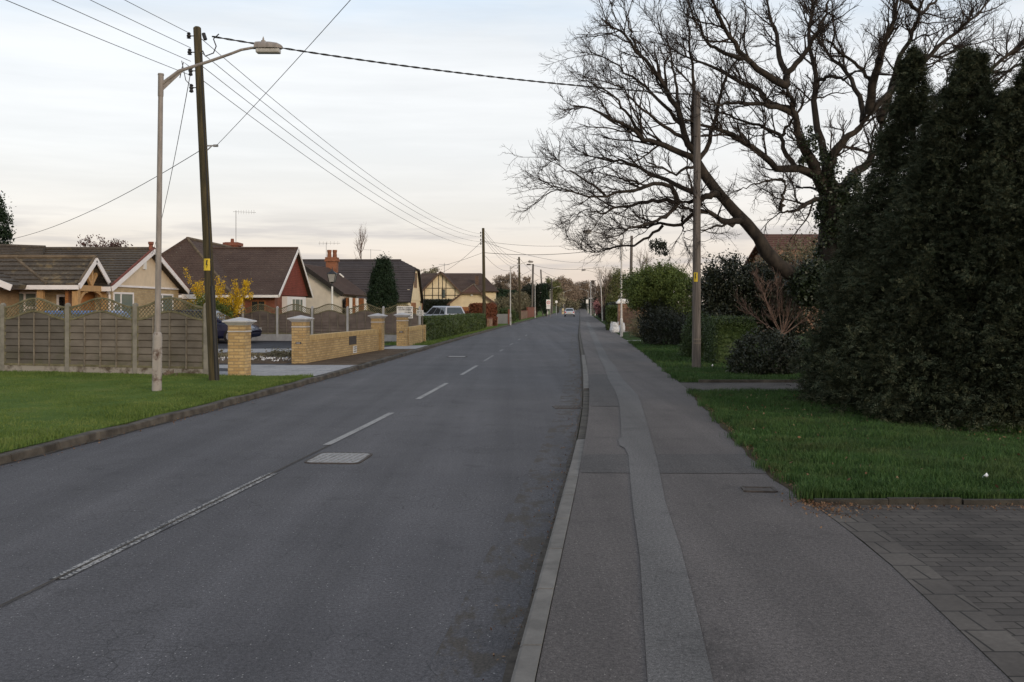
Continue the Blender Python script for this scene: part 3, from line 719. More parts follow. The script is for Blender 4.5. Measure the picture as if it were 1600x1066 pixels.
far_lamp(869, 488.2, False, 'left hand street lamp carrying a small round white disc', 5.4)
far_lamp(881, 485.6, False, 'far left street lamp rising beside the moving silver car', 5.5, Y=250)
far_lamp(891, 483.5, False, 'farthest left street lamp rising above the silver car roof', 5.8, Y=300)
far_lamp(971, 526, True, 'white street lamp by the brick gate pier and white sack', 5.3)
far_lamp(941.5, 502, True, 'slightly leaning white street lamp before the olive hedge on the right', 5.35, R(2.6))
far_lamp(930, 494, True, 'right hand street lamp beside the two clustered far poles', 5.3)
far_lamp(919, 486.5, True, 'farthest right street lamp with a small white plate', 5.4, Y=230)

# ------------------------------------------------------------------ utility poles
POLE_G = 'utility poles along the road'
def make_pole(base, top, r0, r1, m, label, ins=4, ins_side=-1, ins_z=(.18,.54,.95,1.32), guard=False, sign=None, steps=False):
    t = thing('utility_pole', base, label, 'utility pole', POLE_G); d = Vector(top)-Vector(base)
    b = MB(); b.tube([Vector((0,0,-.15))]+[d*k/8 for k in range(0,9)]+[d+Vector((0,0,.03))], [r0*1.03]+[r0+(r1-r0)*k/8 for k in range(9)]+[r1*.6], 14)
    smooth_angle(b.build('pole_shaft', m, t), 50)
    for k in range(ins):
        c = d-d.normalized()*ins_z[k]+Vector((ins_side*(r1+.10),-.02,0))
        i = MB(); i.tube([c+Vector((-ins_side*.10,0,0)), c], .012, 6); i.lathe(c+Vector((0,0,-.06)), [(.018,-.05 if k > 1 else 0),(.05,-.03 if k > 1 else .01),(.032,.03),(.05,.05),(.05,.07),(.03,.09),(.046,.11),(.02,.14)], 10)
        i.build('insulator', 'dark', t)
    if guard:
        g = MB(); g.tube([Vector((r0*.72,-r0*.75,-.05)), d*.27+Vector((r0*.72,-r0*.70,0))], .045, 8); g.tube([d*.27+Vector((r0*.6,-r0*.72,0)), d*.93+Vector((r1*.75,-r1*.6,0))], .016, 6); g.build('cable_guard', 'blackcable', t)
    if sign:
        for (f, w, h, mm) in sign:
            s = MB(); c = d*f; rr = r0+(r1-r0)*f
            n = 6
            for q in range(n):
                a0, a1 = R(-140+q*w/n), R(-140+(q+1)*w/n)
                s.quad(*[(c.x+math.cos(a)*(rr+.006), c.y+math.sin(a)*(rr+.006), c.z+zz) for a, zz in ((a0,-h/2),(a1,-h/2),(a1,h/2),(a0,h/2))])
            so = s.build('warning_plate', mm, t)
            if mm == 'yellow' and h > .1:
                bo = MB(); a = R(-140+w*.5); px, py = math.cos(a)*(rr+.012)+c.x, math.sin(a)*(rr+.012)+c.y
                bo.quad((px-.008,py,c.z+.10),(px+.02,py,c.z+.10),(px+.004,py,c.z+.01),(px+.022,py,c.z+.01),(px-.012,py,c.z-.09),(px,py,c.z-.01),(px-.02,py,c.z-.01)); bo.build('lightning_symbol', 'signblack', so)
    return t
p1b = G(335,596,.1); p1t = P(308,44,p1b.y)
pole1 = make_pole(p1b, p1t, .116, .084, 'pole', 'green stained leaning pole with a black cable guard, nearest on the left', guard=True, sign=[(.33,95,.26,'yellow')])
bk = MB(); bt = P(322,228,p1b.y)-Vector(p1b); bk.beam(bt, bt+Vector((.25,-.02,0)), .03, .03); bk.beam(bt+Vector((0,0,-.12)), bt+Vector((.14,-.02,0)), .02, .02); bk.tube([bt+Vector((.17,-.02,0)),bt+Vector((.27,-.02,.0))], .03, 8); bk.build('service_bracket', 'metal', pole1)
sw = MB(); tt = Vector(p1t)-Vector(p1b); sw.tube([tt+Vector((.14,0,-.12)),tt+Vector((.19,-.02,-.26))], .042, 10); sw.build('cable_clamp', 'dark', pole1)
lp = MB(); a = tt+Vector((.30,0,-.25)); lp.tube([tt+Vector((.12,0,-.5)),tt+Vector((.18,0,-.62)),tt+Vector((.36,0,-.55)),tt+Vector((.42,0,-.40)),tt+Vector((.36,0,-.24)),tt+Vector((.48,0,-.13))], .014, 6)
lp.tube([tt+Vector((-.10,0,-.9)),tt+Vector((-.30,0,-.75)),tt+Vector((-.38,0,-1.1)),tt+Vector((-.33,0,-.86))], .010, 6); lp.tube([tt+Vector((-.1,0,-1.3)),tt+Vector((-.25,0,-1.15)),tt+Vector((-.34,0,-.72))], .009, 6); lp.build('jumper_cable', 'blackcable', pole1)
p2Y = 75.0; p2b = P(757,0,p2Y); p2b.z = .1; p2t = P(755,357,p2Y)
pole2 = make_pole(p2b, p2t, .14, .105, 'pole', 'tall wooden pole rising behind the green hedge and copper bush', ins_z=(.35,.6,.9,1.2))
p3b = G(812.5,500.5,.1); p3t = P(811,402,p3b.y)
pole3 = make_pole(p3b, p3t, .15, .11, 'pole', 'wooden pole on the left verge beside the low brick wall', ins_z=(.3,.75,1.2,1.65))
p4Y = 152; p4b = P(831,0,p4Y); p4b.z = .1; p4t = P(833,413,p4Y)
pole4 = make_pole(p4b, p4t, .17, .15, 'pole_grey', 'weathered pole with a short lamp bracket on its top', ins=0)
lb = MB(); q = Vector(p4t)-Vector(p4b); lb.beam(q+Vector((0,0,-.06)), q+Vector((-.75,0,-.02)), .08, .08); lb.box(q.x-1.05, q.x-.4, -.12, .12, q.z-.16, q.z+.06); lb.build('lamp_bracket', 'iron_dark', pole4)
p5b = P(848.5,0,175); p5b.z = .1; p5t = P(845,421.5,175); pole5 = make_pole(p5b, p5t, .16, .13, 'pole_grey', 'leaning dark pole rising out of the flat topped pine', ins=0)
p6b = P(862.5,0,215); p6b.z = .1; p6t = P(862,435.5,215); pole6 = make_pole(p6b, p6t, .17, .14, 'pole_grey', 'wooden pole behind the speed limit sign', ins=0)
r1b = G(1088,578.5,.1); r1t = P(1089.5,145,r1b.y)
polr = make_pole(r1b, r1t, .118, .088, 'pole_grey', 'weathered grey pole on the right verge in front of the bare oak', ins=1, ins_side=1, ins_z=(.15,), sign=[(.335,52,.24,'yellow'),(.112,150,.02,'batten'),(.098,150,.02,'batten')])
r2b = P(984.5,0,77); r2b.z = .1; r2t = P(987,369,77); polr2 = make_pole(r2b, r2t, .14, .11, 'pole_grey', 'brown pole behind the big green bush', ins=0)
r3b = P(926,0,190); r3b.z = .1; r3t = P(926.3,438,190); polr3 = make_pole(r3b, r3t, .17, .15, 'pole_grey', 'far right pole with a dark transformer at its head', ins=0)
tf = MB(); q = Vector(r3t)-Vector(r3b); tf.box(q.x-.35,q.x+.35,-.4,.3,q.z-1.3,q.z-.15); tf.beam(q+Vector((-.5,0,-.1)), q+Vector((.7,0,-.1)), .12,.12); tf.build('transformer', 'iron_dark', polr3)
r4b = P(923,0,170); r4b.z = .1; r4t = P(923,441,170); polr4 = make_pole(r4b, r4t, .14, .11, 'metal', 'pale grey pole with a mid height bracket by the far transformer pole', ins=0)
bx = MB(); q = Vector(r4t)-Vector(r4b); bx.box(q.x-.3,q.x+.3,-.3,.1,3.0,3.25); bx.build('pole_bracket', 'metal', polr4)

# ------------------------------------------------------------------ overhead cables
WG = 'overhead cables'
def wire(a, b, sag, r, label, m='wire', name='overhead_cable', n=26, twist=False):
    a, b = Vector(a), Vector(b); pts = [a.lerp(b, k/n)-Vector((0,0,sag*4*(k/n)*(1-k/n))) for k in range(n+1)]
    mb = MB()
    if twist:
        n2 = 260; d = (b-a).normalized(); s = d.cross(Vector((0,0,1))).normalized(); u = s.cross(d)
        for ph in (0, PI):
            mb.tube([a.lerp(b,k/n2)-Vector((0,0,sag*4*(k/n2)*(1-k/n2)))+(s*math.cos(k*.55+ph)+u*math.sin(k*.55+ph))*r*.75 for k in range(n2+1)], r*.75, 5)
    else: mb.tube(pts, r, 5)
    o = mb.build(name, m, None, smooth=True); return tag(o, label, 'cable', WG)
p0 = Vector((-12.6,-25,7.4))
for k, (va, lab) in enumerate(((53,'top'),(75,'second'),(96,'third'),(118,'lowest'))):
    a = P(298,va,p1b.y); z = p0+Vector((0,0,-.42*k))
    wire(a, z, .55, .0065, '%s of four bare conductors rising from the green pole to the top left' % lab)
    v2 = (366,371,378,386)[k]
    wire(P(315+k*.7, va+8, p1b.y), P(753.5, v2, p2Y), .9, .0075, '%s of four conductors from the green pole to the hedge pole' % lab, n=34)
    wire(P(757.5, (361,365,371,376)[k], p2Y), P(809,(405,410,415,420)[k],p3b.y), .5, .011, '%s of four conductors from the hedge pole to the verge pole' % lab)
wire(P(331,57,p1b.y), P(1086,148,r1b.y), .16, .016, 'thick twisted cable crossing the road from the green pole to the grey pole', 'blackcable', twist=True)
wire(P(338,228,p1b.y), Vector((6.6,-1.0,9.1)), .25, .006, 'thin service cable rising over the road from the green pole bracket')
wire(P(318,232,p1b.y), Vector((-23.2,41.0,4.5)), .5, .008, 'thin service cable falling left from the green pole to the tiled bungalow roof')
wire(P(298,112,p1b.y), Vector((-15.75,41.3,4.0)), .35, .009, 'steep service cable from the green pole to the cream gable')
wire(P(754,376,p2Y), Vector((-9.2,112,5.4)), .4, .014, 'service cable from the hedge pole to the timbered house')
wire(P(754,395,p2Y), Vector((-13.0,92,5.0)), .5, .012, 'service cable from the hedge pole to the clipped gable house')
wire(P(757,377,p2Y), P(986,371,77), .55, .012, 'upper cable slung over the road from the hedge pole')
wire(P(757,395,p2Y), P(985,383,77), .42, .02, 'thicker lower cable slung over the road from the hedge pole', 'blackcable')
wire(P(757,378,p2Y), P(942,409,120), .7, .014, 'long sagging cable slanting over the road to the twiggy tree')
wire(P(758,400,p2Y), P(797,423,110), .4, .012, 'short cable dropping from the hedge pole to the bare trees')
wire(P(834,415,p4Y), P(944,417,125), .5, .022, 'cable across the road from the pole with the lamp bracket')
wire(P(811,403,p3b.y), P(862,436,215), 1.0, .018, 'cable running on from the verge pole into the distance')
wire(P(846,423,175), P(925,440,190), .9, .022, 'farthest cable across the road to the transformer pole')
wire(P(862,437,215), P(925,443,190), .5, .02, 'lower far cable across the road to the transformer pole')
wire(P(833,420,p4Y), P(772,440,135), .5, .018, 'cable from the lamp bracket pole to the bare brown trees')

# ------------------------------------------------------------------ fences
def fence_run(posts, label, group=None, zt=1.80, arch=(1.73,1.95), low=(1.42,1.61), gtop=.27, wood='fencewood', lat='lattice', conc='concrete', grav='concrete_dirty', detail=True):
    """posts: list of ground points (x, y); panels hang between neighbouring posts"""
    t = thing('wooden_fence', (posts[0][0], posts[0][1], .1), label, 'fence', group)
    O = Vector(wloc(t))
    for (x, y) in posts:
        p = MB(); p.frustum((x-O.x,y-O.y), .052, .052, -.1, zt-.1); p.frustum((x-O.x,y-O.y), .052, .02, zt-.1, zt-.06); p.build('fence_post', conc, t)
    for (a, b) in zip(posts[:-1], posts[1:]):
        A = Vector((a[0]-O.x,a[1]-O.y,0)); B = Vector((b[0]-O.x,b[1]-O.y,0)); d = (B-A); L = d.length; d.normalize(); nrm_ = Vector((d.y,-d.x,0))
        if nrm_.y > 0: nrm_ = -nrm_
        def q(s, z, o=0.0): v = A+d*s+nrm_*o; return (v.x, v.y, z-.1)
        g = MB(); g.beam(q(.05,(gtop+.02)/2), q(L-.05,(gtop+.02)/2), .05, gtop-.02+.1); g.build('gravel_board', grav, t)
        e0, e1 = .06, L-.06
        def prof(lo, hi, s): return lo+(hi-lo)*(.5-.5*math.cos(2*PI*(s-e0)/(e1-e0)))
        pm = MB(); nb = 8; bh = (low[1]-gtop)/nb
        for k, lay in [(k_, l_) for l_ in (0,1) for k_ in range(nb+l_)]:
            z0 = gtop+bh*(k-.5*lay)+.004; z1 = z0+bh*.86
            z0 = max(z0, gtop)
            xs = [e0+.02+(e1-e0-.04)*i/12 for i in range(13)]; sg = 1 if True else -1
            for s0, s1 in zip(xs[:-1], xs[1:]):
                t0 = min(z1, prof(low[0],low[1],s0)); t1 = min(z1, prof(low[0],low[1],s1))
                if t0 <= z0 and t1 <= z0: continue
                t0 = max(t0, z0+.003); t1 = max(t1, z0+.003); o0, o1 = (.034, .022) if lay == 0 else (-.012, -.012)
                pm.add([q(s0,z0,o0),q(s1,z0,o0),q(s1,t1,o1),q(s0,t0,o1),q(s0,z0,o0-.014),q(s1,z0,o0-.014),q(s1,t1,o1-.014),q(s0,t0,o1-.014)], [(0,1,2,3),(7,6,5,4),(0,4,5,1),(3,2,6,7)])
        for s in [e0+(e1-e0)*k/4 for k in (1,2,3)]: pass
        panel = pm.build('fence_panel', wood, t)
        bt_ = MB()
        for s in [e0+(e1-e0)*k/4 for k in (1,2,3)]: bt_.beam(q(s,gtop,.040), q(s,prof(low[0],low[1],s)-.01,.040), .030, .03, up=nrm_)
        bt_.build('batten', 'batten', panel)
        fr = MB(); m = 22
        for k in range(m):
            s0, s1 = e0+(e1-e0)*k/m, e0+(e1-e0)*(k+1)/m
            fr.beam(q(s0,prof(*arch,s0),.012), q(s1+.004,prof(*arch,s1),.012), .05, .042); fr.beam(q(s0,prof(*low,s0)+.02,.012), q(s1+.004,prof(*low,s1)+.02,.012), .05, .042)
        fr.beam(q(e0+.015,gtop,.01), q(e0+.015,arch[0],.01), .05, .035, up=nrm_); fr.beam(q(e1-.015,gtop,.01), q(e1-.015,arch[0],.01), .05, .035, up=nrm_); fr.beam(q(e0,gtop+.03,.012), q(e1,gtop+.03,.012), .05, .05)
        fr.build('panel_frame', lat, panel)
        la = MB(); sp = .098; H = arch[1]-low[0]
        for sg, o in ((1,.004),(-1,.016)):
            c = e0-H-.2
            while c < e1+H+.2:
                run = None; st = 40
                for i in range(st+1):
                    z = low[0]+H*i/st; s = c+sg*(z-low[0])
                    ok = e0+.02 < s < e1-.02 and prof(*low,s)+.02 < z < prof(*arch,s)
                    if ok and run is None: run = (s, z)
                    if run is not None and (not ok or i == st):
                        if z-run[1] > .02: la.beam(q(run[0],run[1],o), q(s,z,o), .010, .021, up=nrm_)
                        run = None
                c += sp
        la.build('trellis', lat, panel)
    return t
dxp, dyp = 1.88, -.575
fp = [(-7.22-k*1.88, 22.30+k*.52) for k in range(9)]
fence_run(fp, 'weathered grey brown panel fence with arched trellis along the mown lawn')
bp = []
for k in range(11): bp.append((-4.32-1.74*k, 44.2+.30*k))
fence_run(bp, 'long brown panel fence with pale posts and arched trellis behind the brick pillars', wood='fencewood_far', conc='concrete_new', grav='concrete_new', zt=1.72, arch=(1.64,1.86), low=(1.36,1.54), gtop=.42)

# ------------------------------------------------------------------ brick gate pillars and walls
PG = 'buff brick gate pillars'
def make_pillar(label, h=1.28, s=.205, plate=True):
    t = thing('gate_pillar', (0,0,0), label, 'gate pillar', PG)
    b = MB(); b.box(-s,s,-s,s,-.1,h-.02); b.build('shaft', 'buff', t)
    b = MB(); b.box(-s-.012,s+.012,-s-.012,s+.012,h-.235,h-.205); b.build('string_course', 'cap', t)
    b = MB(); b.frustum((0,0), s+.004, s+.075, h-.08, h-.005); b.frustum((0,0), s+.105, s+.105, h-.004, h+.03); b.frustum((0,0), s+.105, .01, h+.03, h+.115); b.build('capstone', 'cap', t)
    if plate:
        p = MB(); p.box(-.085,.085,-s-.012,-s,h-.72,h-.66); po = p.build('name_plate', 'iron_dark', t)
        w = MB(); x = -.06
        for k in range(6): ww = (.014,.010,.016,.012,.015,.011)[k]; w.box(x,x+ww,-s-.015,-s-.011,h-.705,h-.675); x += ww+.006
        w.build('lettering', 'cap', po)
    return t
pil0 = make_pillar('buff brick pillar nearest the green pole, with no name plate', plate=False); c = G(370.5,588,.1); pil0.location = (c.x,c.y+.2,.1); pil0.rotation_euler[2] = R(-5)
pilp = make_pillar('buff brick pillar with a dark plate at the left end of the long low wall'); c = G(467.5,568,.1); pilp.location = (c.x,c.y+.2,.1); pilp.rotation_euler[2] = R(-5)
c3 = G(589,547.5,.1); c4 = G(628,541,.1)
o3 = dup(pil0, (c3.x,c3.y+.2,.1), R(-6), 'buff brick pillar at the right end of the long low wall')
o4 = dup(pilp, (c4.x,c4.y+.2,.1), R(-6), 'buff brick pillar with an oval plate in front of the white lettered board')
def low_wall(a, b, h, label, end=False):
    t = thing('garden_wall', (a.x,a.y,.1), label, 'garden wall', 'low buff brick walls'); d = Vector((b.x-a.x,b.y-a.y,0)); L = d.length; d.normalize(); n = Vector((d.y,-d.x,0))
    w = MB(); w.beam(Vector((0,0,(h-.1)/2-.05)), d*L+Vector((0,0,(h-.1)/2-.05)), .215, h-.1+.1); w.build('wall_body', 'buff', t)
    w = MB(); w.beam(Vector((0,0,h-.128)), d*L+Vector((0,0,h-.128)), .245, .05); w.beam(Vector((0,0,h-.05)), d*L+Vector((0,0,h-.05)), .235, .10); w.build('coping', 'buffsmooth', t)
    if end:
        w = MB(); e = d*(L-.02); w.beam(e+Vector((0,0,-.1)), e+Vector((0,0,h+.02)), .30, .30, up=d); w.build('end_pier', 'buff', t)
    return t, d, n, L
A_ = Vector((pilp.location.x+.10, pilp.location.y+.2, 0)); B_ = Vector((c3.x-.02, c3.y+.02, 0))
wl, wd, wn, wL = low_wall(A_, B_, .80, 'long low buff brick wall with a dark plate between two pillars')
def on_wall(name, s, z0, z1, w, o, m, parent, th=.012):
    mb = MB(); c = wd*s+wn*(.1075+o); mb.beam(c+Vector((0,0,z0)), c+Vector((0,0,z1)), w, th, up=wn); return mb.build(name, m, parent)
s1 = wL*.56
on_wall('meter_cover', s1, .36, .65, .85, .006, 'iron_dark', wl)
hp = on_wall('number_plate', s1+.25, .06, .30, .42, .006, 'white', wl)
mb = MB()
for zz in (.115, .19, .26):
    for k in (-.12, .01, .12): c = wd*(s1+.25+k)+wn*.122; mb.beam(c+Vector((0,0,zz-.018)), c+Vector((0,0,zz+.022)), .075, .004, up=wn)
mb.build('plate_digits', 'signblack', hp)
e4 = G(660,534.5,.1); low_wall(Vector((c4.x+.15, c4.y+.3, 0)), Vector((e4.x,e4.y,0)), .78, 'short low buff brick wall with an end pier beside the green hedge', end=True)

# ------------------------------------------------------------------ sign boards behind the last pillar
def glyphs(mb, x0, x1, y, z0, z1, n, rnd, gap=.25):
    w = (x1-x0)/n; h = z1-z0
    for k in range(n):
        a = x0+k*w; b = a+w*(1-gap); q = rnd.random(); s = (b-a)*.3
        mb.box(a, a+s, y-.004, y, z0, z1)
        if q < .75: mb.box(b-s, b, y-.004, y, z0+(h*.45 if q < .2 else 0), z1)
        if q > .15: mb.box(a+s, b-s, y-.004, y, z1-h*.22, z1)
        if q > .45: mb.box(a+s, b-s, y-.004, y, z0+h*.4, z0+h*.6)
        if q > .3: mb.box(a+s, b-s, y-.004, y, z0, z0+h*.2)
rs = random.Random(4)
def board(u0, u1, v0, v1, Y, label, rows, legs=True):
    a = P(u0,v0,Y); b = P(u1,v1,Y); t = thing('sign_board', ((a.x+b.x)/2, Y, .1), label, 'sign board'); w = (b.x-a.x)/2; z0, z1 = b.z-.1, a.z-.1
    m = MB(); m.box(-w,w,-.015,.015,z0,z1); p = m.build('panel', 'white', t)
    g = MB()
    for (x0,x1,f0,f1,n) in rows: glyphs(g, -w+2*w*x0, -w+2*w*x1, -.015, z0+(z1-z0)*f0, z0+(z1-z0)*f1, n, rs)
    g.build('lettering', 'signblack', p)
    l = MB()
    for x in (-w*.7, w*.7): l.box(x-.03,x+.03,.016,.06,-.1,z1-.05)
    l.build('post', 'fencewood', t); return t
board(620, 645, 478.5, 497.5, 42.6, 'large white sign board with black lettering behind the pillar with the oval plate', [(.05,.42,.80,.92,6),(.47,.52,.82,.90,1),(.56,.96,.80,.92,8),(.12,.5,.66,.76,8),(.54,.90,.63,.76,8),(.5,.95,.42,.54,7),(.5,.95,.24,.36,7),(.5,.95,.06,.18,7)])
board(651, 661.5, 484.8, 493, 43.2, 'small white lettered notice to the right of the large sign board', [(.1,.9,.68,.88,6),(.1,.42,.38,.58,3),(.55,.9,.38,.58,3),(.1,.9,.10,.28,7)])

# ------------------------------------------------------------------ houses
def window(parent, axis, p, a0, a1, z0, z1, mull=(), frame='fascia', glass='glass', name='window', trans=None, fw=.055, out=None):
    """axis 'y': wall facing -y at y=p; axis 'x': wall facing +x at x=p"""
    f = MB(); o1, o2 = (.03, -.04)
    def bx(m, s0, s1, y0, y1, d0, d1):
        if axis == 'y': m.box(s0, s1, p-d1, p-d0, y0, y1)
        else: m.box(p+d0, p+d1, s0, s1, y0, y1)
    bx(f,a0,a0+fw,z0,z1,-.02,.035); bx(f,a1-fw,a1,z0,z1,-.02,.035); bx(f,a0+fw,a1-fw,z1-fw,z1,-.02,.035); bx(f,a0+fw,a1-fw,z0,z0+fw,-.02,.035)
    for m in mull: s = a0+(a1-a0)*m; bx(f,s-fw/2,s+fw/2,z0+fw,z1-fw,-.02,.033)
    if trans:
        for (s0,s1,zt) in trans: bx(f,a0+(a1-a0)*s0+fw*.5,a0+(a1-a0)*s1-fw*.5,z0+(z1-z0)*zt,z0+(z1-z0)*zt+fw*1.4,-.02,.031)
    fo = f.build(name, frame, parent, world=True)
    g = MB(); bx(g,a0+fw*.6,a1-fw*.6,z0+fw*.6,z1-fw*.6,.002,.010); g.build('pane', glass, fo, world=True)
    return fo
def barge(parent, pts, w=.16, th=.04, m='fascia', name='bargeboard'):
    for a, b in zip(pts[:-1], pts[1:]):
        mb = MB(); mb.beam(a, b, th, w); mb.build(name, m, parent, world=True)
def ridge_line(parent, a, b, m='ridge', r=.09):
    mb = MB(); mb.tube([a,b], r, 6); mb.build('ridge_tiles', m, parent, world=True)
def wallm(parent, x0, x1, y0, y1, z0, z1, m):
    mb = MB(); mb.box(x0,x1,y0,y1,z0,z1); return mb.build('wall', m, parent, world=True)

# bungalow behind the lawn fence
h1 = thing('bungalow', (-15.8,41.5,.1), 'yellow brick bungalow with a cream gable and new oak porch behind the lawn fence', 'house')
GX, YA, YM, YB_, ez, rz_ = -15.9, 36.7, 41.05, 45.4, 2.50, 4.22
wallm(h1, -32,GX, YA+.4,YB_-.4, -.1,2.63, 'yelbrick')
mb = MB(); mb.prism([(YA+.25,2.60),(YB_-.25,2.60),(YM,4.10)], 'x', GX-.3, GX+.04); mb.build('gable', 'render_cream', h1, world=True)
VX = GX+.32
mb = MB()
mb.slope((-21.5,YA,ez),(VX,YA,ez),(VX,YM,rz_),(-21.5,YM,rz_), 15, .05, .12); mb.slope((VX,YB_,ez),(-32,YB_,ez),(-32,YM,rz_),(VX,YM,rz_), 15, .05, .12)
mb.slope((-32,34.72,2.53),(-18.2,34.72,2.53),(-20.2,YM-.2,rz_+.05),(-32,YM-.2,rz_+.45), 22, .05, .12)
rf = mb.build('roof', 'roof_grey', h1, world=True)
ridge_line(rf, (-21.5,YM,rz_+.04), (VX+.03,YM,rz_+.04), 'roof_grey'); ridge_line(rf, (-32,YM-.2,rz_+.5), (-20.2,YM-.2,rz_+.09), 'roof_grey')
mb = MB(); mb.lathe((VX-.12,YM,rz_), [(.11,0),(.085,.2),(.12,.24),(.12,.34)], 10); mb.build('ridge_terminal', 'redbrick', h1, world=True)
barge(h1, [(VX+.04,YA-.02,ez-.07),(VX+.04,YM,rz_-.07),(VX+.04,YB_+.02,ez-.07)], .21)
mb = MB(); mb.beam((VX+.01,YA,ez+.07),(VX+.01,YM,rz_+.07),.09,.06); mb.beam((VX+.01,YM,rz_+.07),(VX+.01,YB_,ez+.07),.09,.06); mb.build('verge_tiles', 'ridge_red', rf, world=True)
mb = MB(); mb.box(-16.2,VX,YA-.1,YA-.01,2.34,2.52); mb.build('gutter', 'fascia', h1, world=True)
mb = MB(); mb.tube([(GX+.10,YA+.15,2.35),(GX+.10,YA+.35,2.2),(GX+.10,YA+.36,0)], .045, 8); mb.build('downpipe', 'fascia', h1, world=True)
mb = MB(); mb.box(GX+.05,GX+.13,40.5,40.75,3.35,3.75); mb.build('alarm_box', 'white', h1, world=True)
mb = MB(); mb.box(GX+.01,GX+.06,YA+.3,YB_-.3,2.54,2.62); mb.build('gable_trim', 'fascia', h1, world=True)
window(h1,'x',GX+.01,37.6,39.6,1.15,2.33,(.36,),trans=[(0,.36,.55)],fw=.075); window(h1,'x',GX+.01,42.3,44.2,1.15,2.33,(.3,),trans=[(0,.3,.55)],fw=.075)
# porch with its own small roof; ridge along x
PX, PY0, PY1, PYM, PE, PRG = -15.85, 34.5, 37.3, 35.9, 2.55, 3.60
mb = MB(); mb.slope((-17.0,PY0,PE),(PX,PY0,PE),(PX,PYM,PRG),(-18.9,PYM,PRG), 6, .05, .10); mb.slope((PX,PY1,PE),(-18,PY1,PE),(-18,PYM,PRG),(PX,PYM,PRG), 6, .05, .10)
pr = mb.build('porch_roof', 'roof_moss', h1, world=True)
mb = MB(); mb.slope((-22,PY0,PE),(-17.0,PY0,PE),(-18.9,PYM,PRG),(-20.5,PYM,PRG), 6, .05, .06); mb.build('old_roof_tiles', 'roof_grey', pr, world=True)
ridge_line(pr, (-19.6,PYM,PRG+.03), (PX+.02,PYM,PRG+.03)); ridge_line(pr, (-17.0,PY0,PE+.02), (-18.9,PYM,PRG+.0), r=.07)
barge(pr, [(PX+.05,PY0-.02,PE-.08),(PX+.05,PYM,PRG-.08),(PX+.05,PY1+.02,PE-.08)], .21)
mb = MB(); mb.beam((PX+.02,PY0,PE+.07),(PX+.02,PYM,PRG+.07),.08,.06); mb.beam((PX+.02,PYM,PRG+.07),(PX+.02,PY1,PE+.07),.08,.06); mb.build('verge_tiles', 'ridge', pr, world=True)
mb = MB(); mb.box(-22,PX+.03,PY0-.09,PY0-.01,PE-.18,PE-.02); mb.build('gutter', 'fascia', pr, world=True)
mb = MB()
for y in (PY0+.20, PY1-.22): mb.box(PX-.28,PX-.06,y-.10,y+.10,0,2.42)
mb.box(-17.44,-17.22,PY0+.13,PY0+.31,0,2.45)
mb.box(PX-.27,PX-.07,PY0+.1,PY1-.1,2.32,2.54); mb.box(-22,PX-.3,PY0+.14,PY0+.30,2.36,2.5)
mb.beam((PX-.16,PYM,2.5),(PX-.16,PYM,3.45),.13,.13); mb.beam((PX-.16,PYM,2.55),(PX-.16,PYM-.45,3.0),.10,.12); mb.beam((PX-.16,PYM,2.55),(PX-.16,PYM+.45,3.0),.10,.12)
for sg, y in ((1,PY0+.30),(-1,PY1-.32)):
    pr_ = [(PX-.16, y+sg*.72*(1-math.cos(a*PI/2/6)), 1.55+.78*math.sin(a*PI/2/6)) for a in range(7)]
    for a, b in zip(pr_[:-1], pr_[1:]): mb.beam(a, b, .10, .12)
mb.build('oak_frame', 'oak', h1, world=True)
mb = MB(); mb.box(-16.5,-16.4,PY0+.35,PY1-.1,0,2.35)
for k in range(8): mb.box(-16.4,-16.385,PY0+.35,PY1-.1,.3*k+.02,.3*k+.28)
mb.build('oak_boarding', 'oakdoor', h1, world=True)
wallm(h1, -24,-16.55, 35.55,36.4, -.1,2.5, 'yelbrick')
window(h1,'y',35.55,-17.14,-16.62,.1,2.2,(),glass='darkglass',name='door',fw=.09)
window(h1,'y',35.55,-19.3,-17.85,1.0,2.3,(.66,),trans=[(.66,1,.5)],fw=.075)
# projecting wing at the far left
wallm(h1, -24.6,-18.55, 33.8,35.54, -.1,2.5, 'wingbrick')
mb = MB(); mb.prism([(-24.9,2.5),(-18.3,2.5),(-21.6,3.85)], 'y', 33.82, 34.1); mb.build('gable', 'render_cream', h1, world=True)
mb = MB(); mb.slope((-17.7,33.4,2.48),(-17.7,37,2.48),(-21.6,37,4.05),(-21.6,33.4,4.05), 10, .045, .1); mb.slope((-25.1,37,2.48),(-25.1,33.4,2.48),(-21.6,33.4,4.05),(-21.6,37,4.05), 10, .045, .1); mb.build('roof', 'roof_grey', h1, world=True)
barge(h1, [(-25.1,33.37,2.41),(-21.6,33.37,3.98),(-17.7,33.37,2.41)], .22)
# low extension to the right of the gable
wallm(h1, -18.2,GX+.1, YB_-.39,48.4, -.1,2.15, 'yelbrick')
mb = MB(); mb.box(GX+.12,GX+.2,YB_-.3,48.6,2.12,2.34); mb.build('fascia', 'fascia', h1, world=True)
mb = MB(); mb.slope((GX+.2,YB_,2.36),(GX+.2,48.7,2.36),(-18,48.7,2.95),(-18,YB_,2.95), 5, .04, .05); mb.build('roof', 'roof_pan', h1, world=True)
window(h1,'x',GX+.1,46.3,48.1,1.1,2.05,(.5,))

